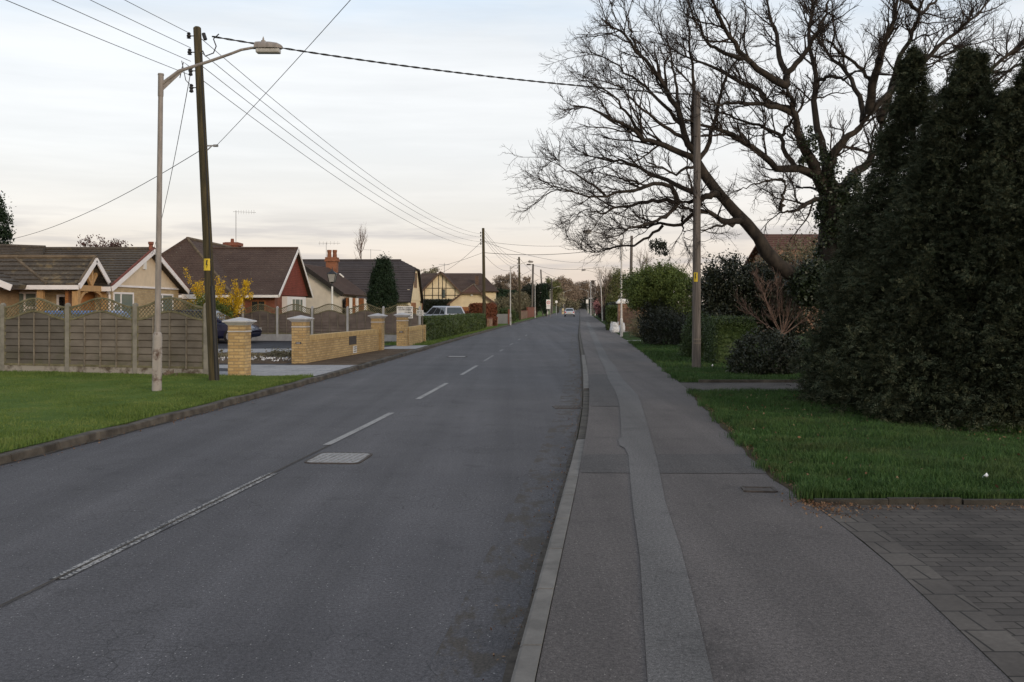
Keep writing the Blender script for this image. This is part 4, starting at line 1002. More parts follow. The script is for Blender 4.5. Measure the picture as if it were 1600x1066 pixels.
# brown roofed bungalow with a hung tile gable
h2 = thing('bungalow', (-13.6,60,.1), 'brown roofed bungalow with a red tile hung gable and squat chimney', 'house')
wallm(h2, -18,-13.95, 55.5,63.7, -.1,2.5, 'redbrick'); wallm(h2, -23,-17.99, 54.2,70, -.1,2.5, 'redbrick')
mb = MB(); mb.prism([(55.3,2.45),(63.95,2.45),(60.0,5.30)], 'x', -14.2, -13.82); mb.build('tile_hung_gable', 'tilehung', h2, world=True)
mb = MB(); mb.slope((-20,55.0,2.42),(-13.6,55.0,2.42),(-13.6,60.0,5.42),(-20,60.0,5.42), 22, .014, .1); mb.slope((-13.6,64.3,2.42),(-20,64.3,2.42),(-20,60.0,5.42),(-13.6,60.0,5.42), 22, .014, .1)
# main block, hipped towards the camera
A0, A1 = (-19.6,57.0,5.85), (-19.6,67,5.85)
mb.slope((-23.4,53.6,2.4),(-15.9,53.6,2.4),A0,A0, 24, .014, .1); mb.slope((-15.9,53.6,2.4),(-15.9,70.5,2.4),A1,A0, 24, .014, .1); mb.slope((-23.4,70.5,2.4),(-23.4,53.6,2.4),A0,A1, 24, .014, .1)
rf = mb.build('roof', 'roof_brown', h2, world=True)
ridge_line(rf, A0, A1, r=.12); ridge_line(rf, (-15.9,53.6,2.43), A0, r=.09); ridge_line(rf, (-23.4,53.6,2.43), A0, 'roof_brown', r=.09); ridge_line(rf, (-19,60.0,5.45), (-13.6,60.0,5.45), 'roof_brown', r=.10)
barge(h2, [(-13.56,54.98,2.36),(-13.56,60.0,5.36),(-13.56,64.32,2.36)], .19)
mb = MB(); mb.box(-18,-13.6,54.9,55.0,2.27,2.42); mb.box(-23.4,-16,53.5,53.6,2.25,2.4); mb.build('gutter', 'fascia', h2, world=True)
mb = MB(); mb.box(-20.1,-19.2,66.0,67.0,5.2,6.25); mb.box(-20.2,-19.1,65.9,67.1,6.0,6.22); mb.lathe((-19.7,66.5,6.22), [(.14,0),(.11,.3)], 8); ch = mb.build('chimney', 'redbrick', h2, world=True)
mb = MB(); mb.tube([(-19.3,66,6),(-19.3,66,8.45)], .022, 6); mb.tube([(-19.5,66,8.38),(-17.9,66,8.32)], .012, 5)
for k in range(8): mb.tube([(-19.3+k*.18,66,8.20),(-19.3+k*.18,66,8.5)], .008, 4)
mb.build('aerial', 'metal', ch, world=True)
for x0, x1 in ((-17.6,-14.9),): 
    mb = MB(); mb.box(x0-.1,x1-.9,55.40,55.49,.4,2.27); mb.build('cladding', 'fascia', h2, world=True); window(h2,'y',55.40,x0+.05,x1-1.1,.6,2.22,(.25,.75))
window(h2,'y',55.50,-15.35,-14.5,.1,2.1,(.5,),glass='darkglass',frame='brownwood')
mb = MB(); mb.box(-13.94,-13.62,57.2,62.4,.3,2.36); mb.build('cladding', 'fascia', h2, world=True); window(h2,'x',-13.62,58.4,61.4,.7,2.25,(.28,.72))

# white rendered house with a tan roof and tall chimney
h3 = thing('bungalow', (-12.6,74,.1), 'white rendered bungalow with a tan roof and orange brick chimney', 'house')
wallm(h3, -18.9,-12.8, 70.4,78.2, -.1,2.8, 'render_white')
mb = MB(); mb.prism([(-18.95,2.75),(-12.75,2.75),(-15.7,4.72)], 'y', 70.38, 70.7); mb.build('gable', 'render_white', h3, world=True)
mb = MB(); mb.slope((-12.55,70.0,2.68),(-11.85,78.4,2.62),(-15.0,78.4,4.95),(-15.7,70.0,4.95), 22, .03, .10); mb.slope((-19.1,78.4,2.7),(-19.1,70.0,2.7),(-15.7,70.0,4.95),(-15.0,78.4,4.95), 22, .03, .1); mb.build('roof', 'roof_tan', h3, world=True)
barge(h3, [(-19.1,69.97,2.62),(-15.7,69.97,4.85),(-12.55,69.97,2.62)], .30, m='blackwood')
mb = MB(); mb.box(-15.3,-14.45,77.6,78.5,4.0,5.75); mb.box(-15.4,-14.35,77.5,78.6,5.45,5.62); mb.box(-15.36,-14.39,77.54,78.56,5.62,5.8)
ch = mb.build('chimney', 'orangebrick', h3, world=True)
for x in (-15.1,-14.65): 
    q = MB(); q.lathe((x,78.05,5.8), [(.19,0),(.16,.35),(.19,.5),(.19,.62)], 10); q.build('chimney_pot', 'orangebrick', ch, world=True)
mb = MB(); mb.tube([(-15.25,77.5,5.8),(-15.25,77.5,7.0)], .02, 5); mb.tube([(-15.9,77.5,6.95),(-14.1,77.5,6.93)], .012, 5)
for k in range(6): mb.tube([(-15.8+k*.3,77.5,6.8),(-15.8+k*.3,77.5,7.1)], .009, 4)
mb.build('aerial', 'metal', ch, world=True)
mb = MB(); mb.beam((-14.15,77.45,4.45),(-13.8,77.45,4.15),.08,.10); mb.build('flashing', 'white', ch, world=True)
wallm(h3, -12.74,-12.2, 70.9,77.6, -.1,1.2, 'orangebrick')
mb = MB()
for y in (71.0,72.1,73.2,74.3,75.4,76.5,77.4): mb.box(-12.45,-12.15,y-.08,y+.08,1.2,2.4)
mb.box(-12.5,-12.12,70.9,77.6,1.75,1.85); mb.build('porch_frame', 'brownwood', h3, world=True)
for y in (70.85,73.7,77.7):
    mb = MB(); mb.box(-12.2,-12.0,y-.1,y+.1,0,2.4); mb.build('porch_post', 'white', h3, world=True)
mb = MB(); mb.box(-12.6,-12.5,71,77.5,1.2,2.4); mb.build('pane', 'darkglass', h3, world=True)

# dark pantiled chalet house
h4 = thing('house', (-9.3,88,.1), 'chalet house with dark pantiled roof and clipped cream gable', 'house')
X4 = -8.95
wallm(h4, -22,X4-.15, 82.8,93.6, -.1,2.35, 'render_yellow')
mb = MB(); mb.prism([(82.7,2.3),(93.7,2.3),(93.0,3.2),(90.0,5.2),(86.4,5.2),(83.4,3.2)], 'x', X4-.3, X4-.1); mb.build('gable', 'render_yellow', h4, world=True)
mb = MB(); E_ = 2.15
mb.slope((-24,82.0,E_),(X4+.1,82.0,E_),(X4+.1,86.2,5.25),(-24,86.2,5.25), 14, .04, .1); mb.slope((-24,86.2,5.25),(X4+.1,86.2,5.25),(X4-1.4,88.2,6.05),(-24,88.2,6.05), 5, .04, .1)
mb.slope((X4+.1,94.4,E_),(-24,94.4,E_),(-24,90.2,5.25),(X4+.1,90.2,5.25), 14, .04, .1); mb.slope((X4+.1,90.2,5.25),(-24,90.2,5.25),(-24,88.2,6.05),(X4-1.4,88.2,6.05), 5, .04, .1)
mb.slope((X4+.1,86.2,5.25),(X4+.1,90.2,5.25),(X4-1.4,88.2,6.05),(X4-1.4,88.2,6.05), 5, .04, .1)
rf = mb.build('roof', 'roof_pan', h4, world=True); ridge_line(rf, (-24,88.2,6.08), (X4-1.4,88.2,6.08), 'roof_pan', .1)
barge(h4, [(X4+.13,82.0,2.05),(X4+.13,86.2,5.15)], .2, m='blackwood'); barge(h4, [(X4+.13,90.2,5.15),(X4+.13,94.4,2.05)], .3, m='blackwood')
window(h4,'x',X4-.1,87.0,89.6,3.5,4.9,(.5,),frame='brownwood',glass='glass')
mb = MB(); mb.box(X4-.16,X4-.08,85.2,88.8,0,2.1); mb.build('garage_door', 'brownwood', h4, world=True)
mb = MB(); mb.tube([(-13.2,88.2,6),(-13.2,88.2,7.1)], .02, 5); mb.tube([(-13.9,88.2,7.05),(-12.2,88.2,7.0)], .014, 5); mb.build('aerial', 'metal', h4, world=True)

MT['brownfascia'] = plain('dark brown board', (.10,.06,.04), .7, .25, 5)
# timber framed house
h5 = thing('house', (-8.6,112,.1), 'cream timber framed house with black beams under a brown roof', 'house')
yg = 110.0
def q5(u, v, Y=yg): return P(u, v, Y)
gl, ga, gr = q5(656,458), q5(688.5,424), q5(722,458)
wallm(h5, gl.x+.3, gr.x-.3, yg,yg+9, -.1, 3.35, 'render_yellow')
mb = MB(); mb.prism([(gl.x+.15,3.3),(gr.x-.15,3.3),(ga.x,ga.z-.12)], 'y', yg-.02, yg+.3); mb.build('gable', 'render_yellow', h5, world=True)
mb = MB(); mb.slope((gr.x,yg-.35,gr.z),(gr.x,yg+9,gr.z),(ga.x,yg+9,ga.z),(ga.x,yg-.35,ga.z), 12, .04, .12); mb.slope((gl.x,yg+9,gl.z),(gl.x,yg-.35,gl.z),(ga.x,yg-.35,ga.z),(ga.x,yg+9,ga.z), 12, .04, .12)
ry = 120.0; Ra, Rb_ = q5(660,427,ry), q5(752,427,ry); ee = 3.6
mb.slope((Ra.x-1,ry-6,ee),(q5(779,450,ry-6).x,ry-6,ee),(Rb_.x,ry,Ra.z),(Ra.x,ry,Ra.z), 14, .04, .12); mb.slope((q5(779,450,ry-6).x,ry-6,ee),(q5(779,450,ry-6).x,ry+6,ee),(Rb_.x,ry,Ra.z),(Rb_.x,ry,Ra.z), 14, .04, .12)
mb.slope((Rb_.x,ry+6,ee),(Ra.x-1,ry+6,ee),(Ra.x,ry,Ra.z),(Rb_.x,ry,Ra.z), 14, .04, .12)
rf = mb.build('roof', 'roof_brown', h5, world=True)
wallm(h5, Ra.x, q5(774,450,ry-6).x, ry-5.6, ry+5.6, -.1, 3.6, 'render_yellow')
barge(h5, [(gl.x,yg-.38,gl.z-.1),(ga.x,yg-.38,ga.z-.1),(gr.x,yg-.38,gr.z-.1)], .2, m='brownfascia')
mb = MB()
for u in (663.5,676,685.5,691.5,697,711): mb.box(q5(u,0).x-.035,q5(u,0).x+.035,yg-.06,yg-.02,2.5,min(ga.z-.3, ga.z-abs(q5(u,0).x-ga.x)*1.0-.25))
for v in (450.5,461.5): z = q5(690,v).z; hw = (ga.z-z)*.95; mb.box(max(gl.x+.4,ga.x-hw),min(gr.x-.4,ga.x+hw),yg-.055,yg-.02,z-.035,z+.035)
mb.box(gl.x+.3,gr.x-.3,yg-.07,yg-.02,2.4,2.55); mb.build('timber_beams', 'blackwood', h5, world=True)
window(h5,'y',yg-.05,q5(690.5,0).x,q5(695.5,0).x,2.75,3.75,(.5,),frame='blackwood')
wallm(h5, gl.x+.25, gr.x-.25, yg-.1,yg, -.1,2.38, 'redbrick')
mb = MB(); mb.box(q5(747,0,ry).x-.2,q5(747,0,ry).x+.2,ry-4,ry-3.6,3.8,5.5); mb.build('chimney', 'brownfascia', h5, world=True)
mb = MB(); mb.tube([(-8.6,ry,6),(-8.6,ry,7.3)], .03, 5); mb.tube([(-9.3,ry,7.1),(-7.9,ry,7.05)], .02, 5); mb.build('aerial', 'metal', h5, world=True)
# garage
gb = thing('garage', (-4.1,95,.1), 'cream double garage with a half hipped red brown roof and brown doors', 'garage'); yg = 92.0
def q6(u, v): return P(u, v, yg)
l6, r6, a6, t0, t1 = q6(699,475.5), q6(776,475.5), q6(739,444), q6(722,457.5), q6(751,457.5)
wallm(gb, l6.x+.25, r6.x-.25, yg,yg+6, -.1, l6.z+.15, 'render_yellow')
mb = MB(); mb.prism([(l6.x+.15,l6.z+.12),(r6.x-.15,r6.z+.12),(t1.x,t1.z-.05),(t0.x,t0.z-.05)], 'y', yg-.02, yg+.3); mb.build('gable', 'render_yellow', gb, world=True)
mb = MB(); yb = yg+6.4; ym = yg+1.6
mb.slope((r6.x,yg-.3,r6.z),(r6.x,yb,r6.z),(t1.x,yb,t1.z),(t1.x,yg-.3,t1.z), 9, .04, .1); mb.slope((t1.x,yg-.3,t1.z),(t1.x,yb,t1.z),(a6.x,yb,a6.z),(a6.x,ym,a6.z), 6, .04, .1)
mb.slope((l6.x,yb,l6.z),(l6.x,yg-.3,l6.z),(t0.x,yg-.3,t0.z),(t0.x,yb,t0.z), 9, .04, .1); mb.slope((t0.x,yb,t0.z),(t0.x,yg-.3,t0.z),(a6.x,ym,a6.z),(a6.x,yb,a6.z), 6, .04, .1)
mb.slope((t0.x,yg-.3,t0.z),(t1.x,yg-.3,t1.z),(a6.x,ym,a6.z),(a6.x,ym,a6.z), 6, .04, .1); mb.build('roof', 'roof_red', gb, world=True)
barge(gb, [(l6.x,yg-.33,l6.z-.08),(t0.x,yg-.33,t0.z-.08),(t1.x,yg-.33,t1.z-.08),(r6.x,yg-.33,r6.z-.08)], .16, m='brownfascia'); ridge_line(gb, (a6.x,ym,a6.z+.03), (a6.x,yb,a6.z+.03)); ridge_line(gb, (t0.x,yg-.3,t0.z+.03), (a6.x,ym,a6.z+.03), r=.07); ridge_line(gb, (t1.x,yg-.3,t1.z+.03), (a6.x,ym,a6.z+.03), r=.07)
for a, b in ((707,732.5),(739.5,766)):
    mb = MB(); mb.box(q6(a,0).x,q6(b,0).x,yg-.05,yg-.02,0,1.70); mb.build('garage_door', 'brownwood', gb, world=True)
mb = MB(); mb.lathe((q6(737,461).x,yg-.12,q6(737,461).z-.1), [(.02,0),(.12,.03),(.12,.16),(.02,.2)], 10); mb.build('wall_light', 'white', gb, world=True)

# house glimpsed behind the oak
h6 = thing('house', (19,60,.1), 'brick house with red roof half hidden behind the ivy covered oak', 'house')
a, b = P(1206,0,60), P(1330,0,60)
wallm(h6, a.x+.4, b.x+6, 60,67, -.1, 5.3, 'gardenbrick')
mb = MB(); z = P(0,366,63.5).z; mb.slope((a.x-.1,59.6,4.5),(b.x+6,59.6,4.5),(b.x+6,63.5,z),(a.x+.3,63.5,z), 14, .04, .1); mb.slope((b.x+6,67.4,4.5),(a.x-.1,67.4,4.5),(a.x+.3,63.5,z),(b.x+6,63.5,z), 14, .04, .1); mb.build('roof', 'roof_red', h6, world=True)
barge(h6, [(a.x-.1,59.6,4.4),(a.x+.3,63.5,z-.1)], .2, m='ridge_red')
window(h6,'y',60,a.x+3,a.x+5,2.6,3.8,(.5,))

# ------------------------------------------------------------------ small walls and gates further along
def brick_wall(pts, h, m, label, name='garden_wall', cat='garden wall', th=.2):
    t = thing(name, (pts[0][0],pts[0][1],.1), label, cat); 
    mb = MB(); cp = MB()
    for a, b in zip(pts[:-1], pts[1:]): mb.beam((a[0],a[1],h/2),(b[0],b[1],h/2),th,h); cp.beam((a[0],a[1],h+.03),(b[0],b[1],h+.03),th+.06,.06)
    mb.build('wall_body', m, t, world=True); cp.build('coping', 'ridge_red', t, world=True); return t
c0 = G(742,513,.1)
brick_wall([(-1.95,77),(-1.35,84)], .75, 'gardenbrick', 'low brick wall below the copper coloured hedge')
brick_wall([(XL(93)-1.4,93),(XL(112)-1.4,112)], .75, 'gardenbrick', 'low red brown wall between the white lamp and the verge pole')
brick_wall([(XL(118)-1.2,118),(XL(134)-1.2,134)], 1.15, 'gardenbrick', 'brown wall topped with pale coping behind the verge pole')
brick_wall([(XL(135)-1.2,135),(XL(158)-1.2,158)], 1.6, 'redbrick', 'tall red boarded boundary wall beside the second white lamp')
gt = thing('garden_gate', (XL(88)-1.2,88,.1), 'grey painted gate between the copper hedge and the low brick wall', 'gate')
mb = MB(); mb.box(-.9,.9,-.03,.03,.05,.95); mb.build('gate_panel', 'iron', gt)
for x in (-1.0,1.0): 
    mb = MB(); mb.box(x-.1,x+.1,-.1,.1,-.1,1.4); mb.build('gate_post', 'redbrick', gt)
# brick pier with a white cap on the right
gp = thing('gate_pier', (7.42,62.5,.1), 'red brown brick pier with a white stepped cap by the white sack', 'gate pier')
mb = MB(); mb.box(-.40,.22,-.31,.31,-.1,1.85); mb.build('shaft', 'gardenbrick', gp)
mb = MB(); mb.box(-.50,.32,-.41,.41,1.85,1.97); mb.frustum((-.09,0), .36, .22, 1.97, 2.15); mb.build('cap', 'white', gp)
brick_wall([(7.68,62.3),(8.15,60.9),(9.0,60.6)], 1.6, 'gardenbrick', 'brick wall running right from the white capped pier')
fs = thing('fence_post', (8.05,56.0,.1), 'dark leaning timber posts in front of the brick wall', 'post')
mb = MB(); mb.beam((-.05,0,-.1),(.06,0,1.55),.10,.10); mb.beam((.22,.1,-.1),(.26,.1,1.6),.16,.12); mb.build('posts', 'pole_grey', fs)
sk = thing('sack', (6.55,60.2,.1), 'white rubble sack standing at the footway edge by the brick pier', 'sack')
V = []; rr = random.Random(5)
mb = MB(); rings = []
for k in range(7):
    z = .0+.56*k/6; r = (.24,.29,.30,.28,.26,.26,.23)[k]
    rings.append([(r*1.05*math.cos(2*PI*j/14)*(1+rr.uniform(-.06,.06)), r*.8*math.sin(2*PI*j/14)*(1+rr.uniform(-.06,.06)), z+rr.uniform(-.02,.02)+(.10*abs(math.cos(4*PI*j/14)) if k == 6 else 0)) for j in range(14)])
for A, B in zip(rings[:-1], rings[1:]):
    for j in range(14): mb.quad(A[j],A[(j+1)%14],B[(j+1)%14],B[j])
mb.quad(*rings[0][::-1]); mb.quad(*[(x*.85,y*.85,z-.1) for x,y,z in rings[-1]]); mb.build('bag_body', 'bag', sk, smooth=True)
mb = MB()
for sg in (-1,1): mb.tube([(sg*.2,-.15,.52),(sg*.25,-.17,.68),(sg*.15,-.18,.66),(sg*.12,-.18,.52)], .018, 5)
mb.build('lifting_loops', 'bag', sk)
s2 = thing('sack', (7.05,60.6,.1), 'smaller pale sack leaning between the white sack and the lamp post', 'sack')
mb = MB(); mb.tube([(0,0,0),(0,0,.2),(.03,0,.4),(.08,0,.62)], [.18,.22,.19,.09], 10); mb.build('bag_body', 'bag', s2, smooth=True)

# ------------------------------------------------------------------ road signs and bollards far along
sg = thing('road_sign', (P(857,0,150).x,150,.1), 'white speed limit sign with red ring on a grey post at the left verge', 'road sign')
mb = MB(); mb.tube([(-.2,0,-.1),(-.2,0,2.7)], .04, 8); mb.tube([(.3,.0,-.1),(.3,0,3.2)], .05, 8); mb.build('post', 'lampgrey', sg)
mb = MB(); mb.box(-.36,.34,-.08,-.05,1.75,2.75); mb.box(-.34,.32,-.08,-.05,1.25,1.7); pn = mb.build('panel', 'white', sg)
mb = MB(); n = 24
for k in range(n):
    a, b = 2*PI*k/n, 2*PI*(k+1)/n; mb.quad(*[(-.02+r*math.cos(t), -.086, 2.28+r*math.sin(t)) for r, t in ((.19,a),(.19,b),(.27,b),(.27,a))])
mb.build('red_ring', 'signred', pn)
mb = MB(); glyphs(mb, -.13, .11, -.084, 2.18, 2.39, 2, random.Random(2)); mb.build('numerals', 'signblack', pn)
def bollard(u, v, label, m='yellow'):
    c = G(u,v,.1); t = thing('bollard', (c.x,c.y,.1), label, 'bollard'); mb = MB(); mb.box(-.22,.22,-.15,.15,-.05,1.05); mb.frustum((0,0), .22, .14, 1.05, 1.2); mb.build('body', m, t)
    mb = MB(); mb.box(-.1,.1,-.16,-.15,.4,.7); mb.build('marker_plate', 'signblack', t); return t
MT['cream'] = plain('cream plastic', (.50,.42,.26), .6, .1, 5)
bollard(879.5, 490.6, 'cream bollard at the left kerb just behind the moving silver car', 'cream')
bollard(855, 491.2, 'small white marker post at the foot of the speed limit sign', 'white')
ds = thing('road_sign', (P(869.3,0,195).x,194.6,.1), 'small round white disc sign on the far left lamp', 'road sign')
mb = MB(); mb.tube([(0,0,-.1),(0,0,2.9)], .05, 6); mb.build('post', 'metal', ds); mb = MB(); mb.tube([(0,-.06,2.6),(0,-.1,2.6)], .28, 14); mb.build('disc', 'white', ds)
ds = thing('road_sign', (P(917.5,0,200).x,200,.1), 'white plate on a thin post at the far right kerb', 'road sign')
mb = MB(); mb.tube([(0,0,-.1),(0,0,3.2)], .05, 6); mb.build('post', 'metal', ds); mb = MB(); mb.box(-.25,.25,-.1,-.06,2.3,3.1); mb.build('plate', 'white', ds)

# ------------------------------------------------------------------ Victorian lantern
lt = thing('garden_lantern', (P(519,0,52).x,52,.1), 'black garden lantern on a white post in front of the white rendered house', 'lantern')
zt = P(519,418,52).z-.1
mb = MB(); mb.tube([(0,0,-.1),(0,0,.5),(0,0,.55),(0,0,zt-1.05)], [.11,.09,.06,.05], 10); mb.build('post', 'white', lt)
mb = MB(); mb.tube([(0,0,zt-1.05),(0,0,zt-.78)], [.06,.03], 8); mb.frustum((0,0), .03, .15, zt-.86, zt-.80); mb.frustum((0,0), .27, .10, zt-.36, zt-.22); mb.lathe((0,0,zt-.22), [(.10,0),(.06,.06),(.03,.10),(.02,.2),(.003,.24)], 8)
for sx in (-1,1):
    for sy in (-1,1): mb.beam((sx*.14,sy*.14,zt-.82),(sx*.23,sy*.23,zt-.36),.025,.025)
mb.build('lantern_frame', 'dark', lt)
mb = MB(); mb.frustum((0,0), .125, .215, zt-.81, zt-.365); mb.build('lantern_glass', 'glasslamp', lt)

# ------------------------------------------------------------------ cars
def make_car(loc, rz, paint, label, L=4.5, W=1.76, H=1.5, estate=True, glass='carglass'):
    t = thing('car', loc, label, 'car', None, rz); k = H/1.5; hw = W/2
    st = [(-.5,.42,.70,.78),(-.488,.30,.90,.90),(-.45,.24,.96,.97),(-.3,.22,.97,1),(0,.22,.94,1),(.2,.22,.92,1),(.33,.22,.88,.985),(.43,.24,.78,.93),(.485,.30,.66,.82),(.5,.42,.56,.70)]
    b = MB(); rings = []
    for x, z0, z1, w in st:
        w *= hw; z0 *= k; z1 *= k; X = x*L
        rings.append([(X,-w*.9,z0),(X,-w,z0+.12),(X,-w,(z0+z1)/2),(X,-w*.95,z1-.06),(X,-w*.86,z1),(X,0,z1+.03),(X,w*.86,z1),(X,w*.95,z1-.06),(X,w,(z0+z1)/2),(X,w,z0+.12),(X,w*.9,z0)])
    n = len(rings[0])
    for A, B in zip(rings[:-1], rings[1:]):
        for j in range(n): b.quad(A[j],A[(j+1)%n],B[(j+1)%n],B[j])
    b.quad(*rings[0][::-1]); b.quad(*rings[-1])
    body = b.build('body', paint, t); smooth_angle(body, 38)
    xr0, xr1, xf1, xf0 = (-.475,-.42,.03,.235) if estate else (-.43,-.30,.03,.225)
    zb, zr = .94*k, H; wb, wt = hw*.90, hw*.70
    C0 = [(xr0*L,-wb,zb),(xf0*L,-wb,zb-.03),(xf0*L,wb,zb-.03),(xr0*L,wb,zb)]; C1 = [(xr1*L,-wt,zr-.06),(xf1*L,-wt,zr-.05),(xf1*L,wt,zr-.05),(xr1*L,wt,zr-.06)]
    g = MB()
    for j in range(4): g.quad(C0[j],C0[(j+1)%4],C1[(j+1)%4],C1[j])
    I = [(x*.93-.02*L*.1,y*.86,zr) for x, y, z in C1]
    for j in range(4): g.quad(C1[j],C1[(j+1)%4],I[(j+1)%4],I[j])
    g.quad(*I); smooth_angle(g.build('cabin', paint, t), 50)
    def pane(a, b_, c, d, s0, s1, t0, t1, name):
        a, b_, c, d = map(Vector, (a,b_,c,d)); f = lambda s, q: a.lerp(b_,s).lerp(d.lerp(c,s), q)
        nm = (b_-a).cross(d-a).normalized(); ctr = Vector((0,0,1.2)); 
        if nm.dot((a+c)/2-ctr) < 0: nm = -nm
        m = MB(); q = [f(s0,t0),f(s1,t0),f(s1,t1),f(s0,t1)]; m.add([p+nm*.006 for p in q]+[p-nm*.004 for p in q], [(0,1,2,3),(0,4,5,1),(1,5,6,2),(2,6,7,3),(3,7,4,0)]); m.build(name, glass, t)
    for (a, b_, c, d) in ((C0[0],C0[1],C1[1],C1[0]),(C0[3],C0[2],C1[2],C1[3])):
        for s0, s1 in (((.06,.27),(.30,.59),(.62,.93)) if estate else ((.10,.48),(.52,.92))): pane(a,b_,c,d,s0,s1,.10,.90,'side_window')
    pane(C0[3],C0[0],C1[0],C1[3],.07,.93,.12,.92,'rear_window'); pane(C0[1],C0[2],C1[2],C1[1],.05,.95,.06,.94,'windscreen')
    for x in (-.31,.30):
        for s in (-1,1):
            w = MB(); w.tube([(x*L,s*(hw-.20),.32),(x*L,s*(hw+.005),.32)], .32, 18); wo = w.build('wheel', 'rubber', t)
            m = MB(); m.tube([(x*L,s*(hw+.004),.32),(x*L,s*(hw+.016),.32)], .20, 12); m.build('rim', 'metal', wo)
    for s in (-1,1):
        m = MB(); m.box(-.502*L,-.455*L,s*hw*.70,s*hw*.93,.66*k,.90*k); m.build('tail_light', 'red', t)
        m = MB(); m.box(.462*L,.492*L,s*hw*.50,s*hw*.80,.56*k,.68*k); m.build('headlight', 'glasslamp', t)
        m = MB(); m.box(.16*L,.19*L,s*(hw-.02),s*(hw+.17),.95*k,1.06*k); m.build('wing_mirror', paint, t)
    m = MB(); m.box(-.508*L,-.497*L,-.26,.26,.60*k,.71*k); m.build('number_plate', 'plate_yel', t)
    m = MB(); m.box(-.506*L,-.44*L,-hw*.88,hw*.88,.24,.40); m.build('rear_bumper', 'rubber', t)
    return t
make_car((P(890,0,165).x,165,.0), R(90-4), 'silver', 'silver car driving away along the far carriageway', 4.4, 1.76, 1.45, estate=False)
make_car((-5.25,70.0,.1), R(122), 'silver', 'silver estate car parked behind the clipped green hedge', 4.7, 1.85, 1.68)
make_car((-13.75,43.0,.1), R(-6), 'navy', 'dark blue car half hidden between the green pole and first brick pillar', 4.4, 1.76, 1.5)
make_car((-14.7,30.6,.1), R(176), 'blue', 'blue car whose roof shows through the lawn fence trellis', 4.7, 1.78, 1.52)

# ------------------------------------------------------------------ the two bare oaks
def oak(name, base, trunk, limbs, label, seed, Y0, ivy=None, crown_bias=(0,0,0), lk=.86):
    """trunk and limbs: (radius, depth offset at the tip, [pixel points]); twigs grow from them by rule"""
    rng = np.random.default_rng(seed); t = thing(name, base, label, 'tree')
    def path(pts, y0, y1):
        n = len(pts); return [P(u, v, y0+(y1-y0)*(i/(n-1))) for i, (u, v) in enumerate(pts)]
    tr = MB()
    for (ra, rb, y0, y1, pts) in trunk:
        p, L = resample(path(pts, y0, y1), 14); p[1:-1] += rng.normal(0,.035,(12,3))
        tr.tube([Vector(q) for q in p], [(ra+(rb-ra)*i/13)*(1+rng.normal(0,.06)) for i in range(14)], 14)
    to = tr.build('trunk', 'bark', t, world=True, smooth=True)
    Pl, Rb, cnt = [], [], []
    for (r, y0, y1, pts) in limbs:
        pp = path(pts, Y0+y0, Y0+y1); p, L = resample(pp, 16); p[1:-1] += rng.normal(0, .025, (14,3)); Pl.append(p); Rb.append(r); cnt.append(L)
    Pl = np.array(Pl); Rb = np.array(Rb)*lk; Ln = np.array(cnt)
    limb_t = tubes(Pl, Rb, .16, 7)
    V, Fq = limb_t; np_obj('limbs', V, Fq, 'bark', t, True)
    b = crown_bias
    # second order branches along the limbs, then finer and finer twigs
    P1, R1 = spawn(rng, Pl, np.maximum(Rb*.62,.022), np.maximum(3,(Ln*3.7).astype(int)), (.26,1.0), (18,52), (.6,2.1), .62, 8, .21, .06, b)
    tips, Rt = spawn(rng, Pl, np.maximum(Rb*.35,.02), [2]*len(Pl), (.90,1.0), (8,45), (.45,1.0), .9, 8, .18, .05, b)
    P1 = np.concatenate([P1, tips]); R1 = np.concatenate([R1, Rt]); R1 = np.clip(R1, .010, .031)
    P2, R2 = spawn(rng, P1, R1, [8]*len(P1), (.08,1.0), (20,52), (.25,.85), .62, 5, .20, .05, b)
    R2 = np.clip(R2, .0060, .014)
    P3, R3 = spawn(rng, P2, R2, [5]*len(P2), (.10,1.0), (25,60), (.10,.32), .6, 4, .28, .05, b)
    R3 = np.clip(R3, .0036, .006)
    V, Fq = join([tubes(P1, R1, .35, 4), tubes(P2, R2, .5, 3), tubes(P3, R3, .6, 3)])
    np_obj('crown', V, Fq, 'twig', t)
    if ivy: leafy('ivy', ivy, 15000, .045, 'ivy', t, seed+3, 260, .20, .8)
    return t
L_Y = 25.2
LT = [(.225,.125, 25.6,25.3, [(1316,492),(1278,450),(1242,428),(1216,415),(1198,396),(1186,370),(1168,345),(1140,319),(1113,291),(1096,266),(1086,248)])]
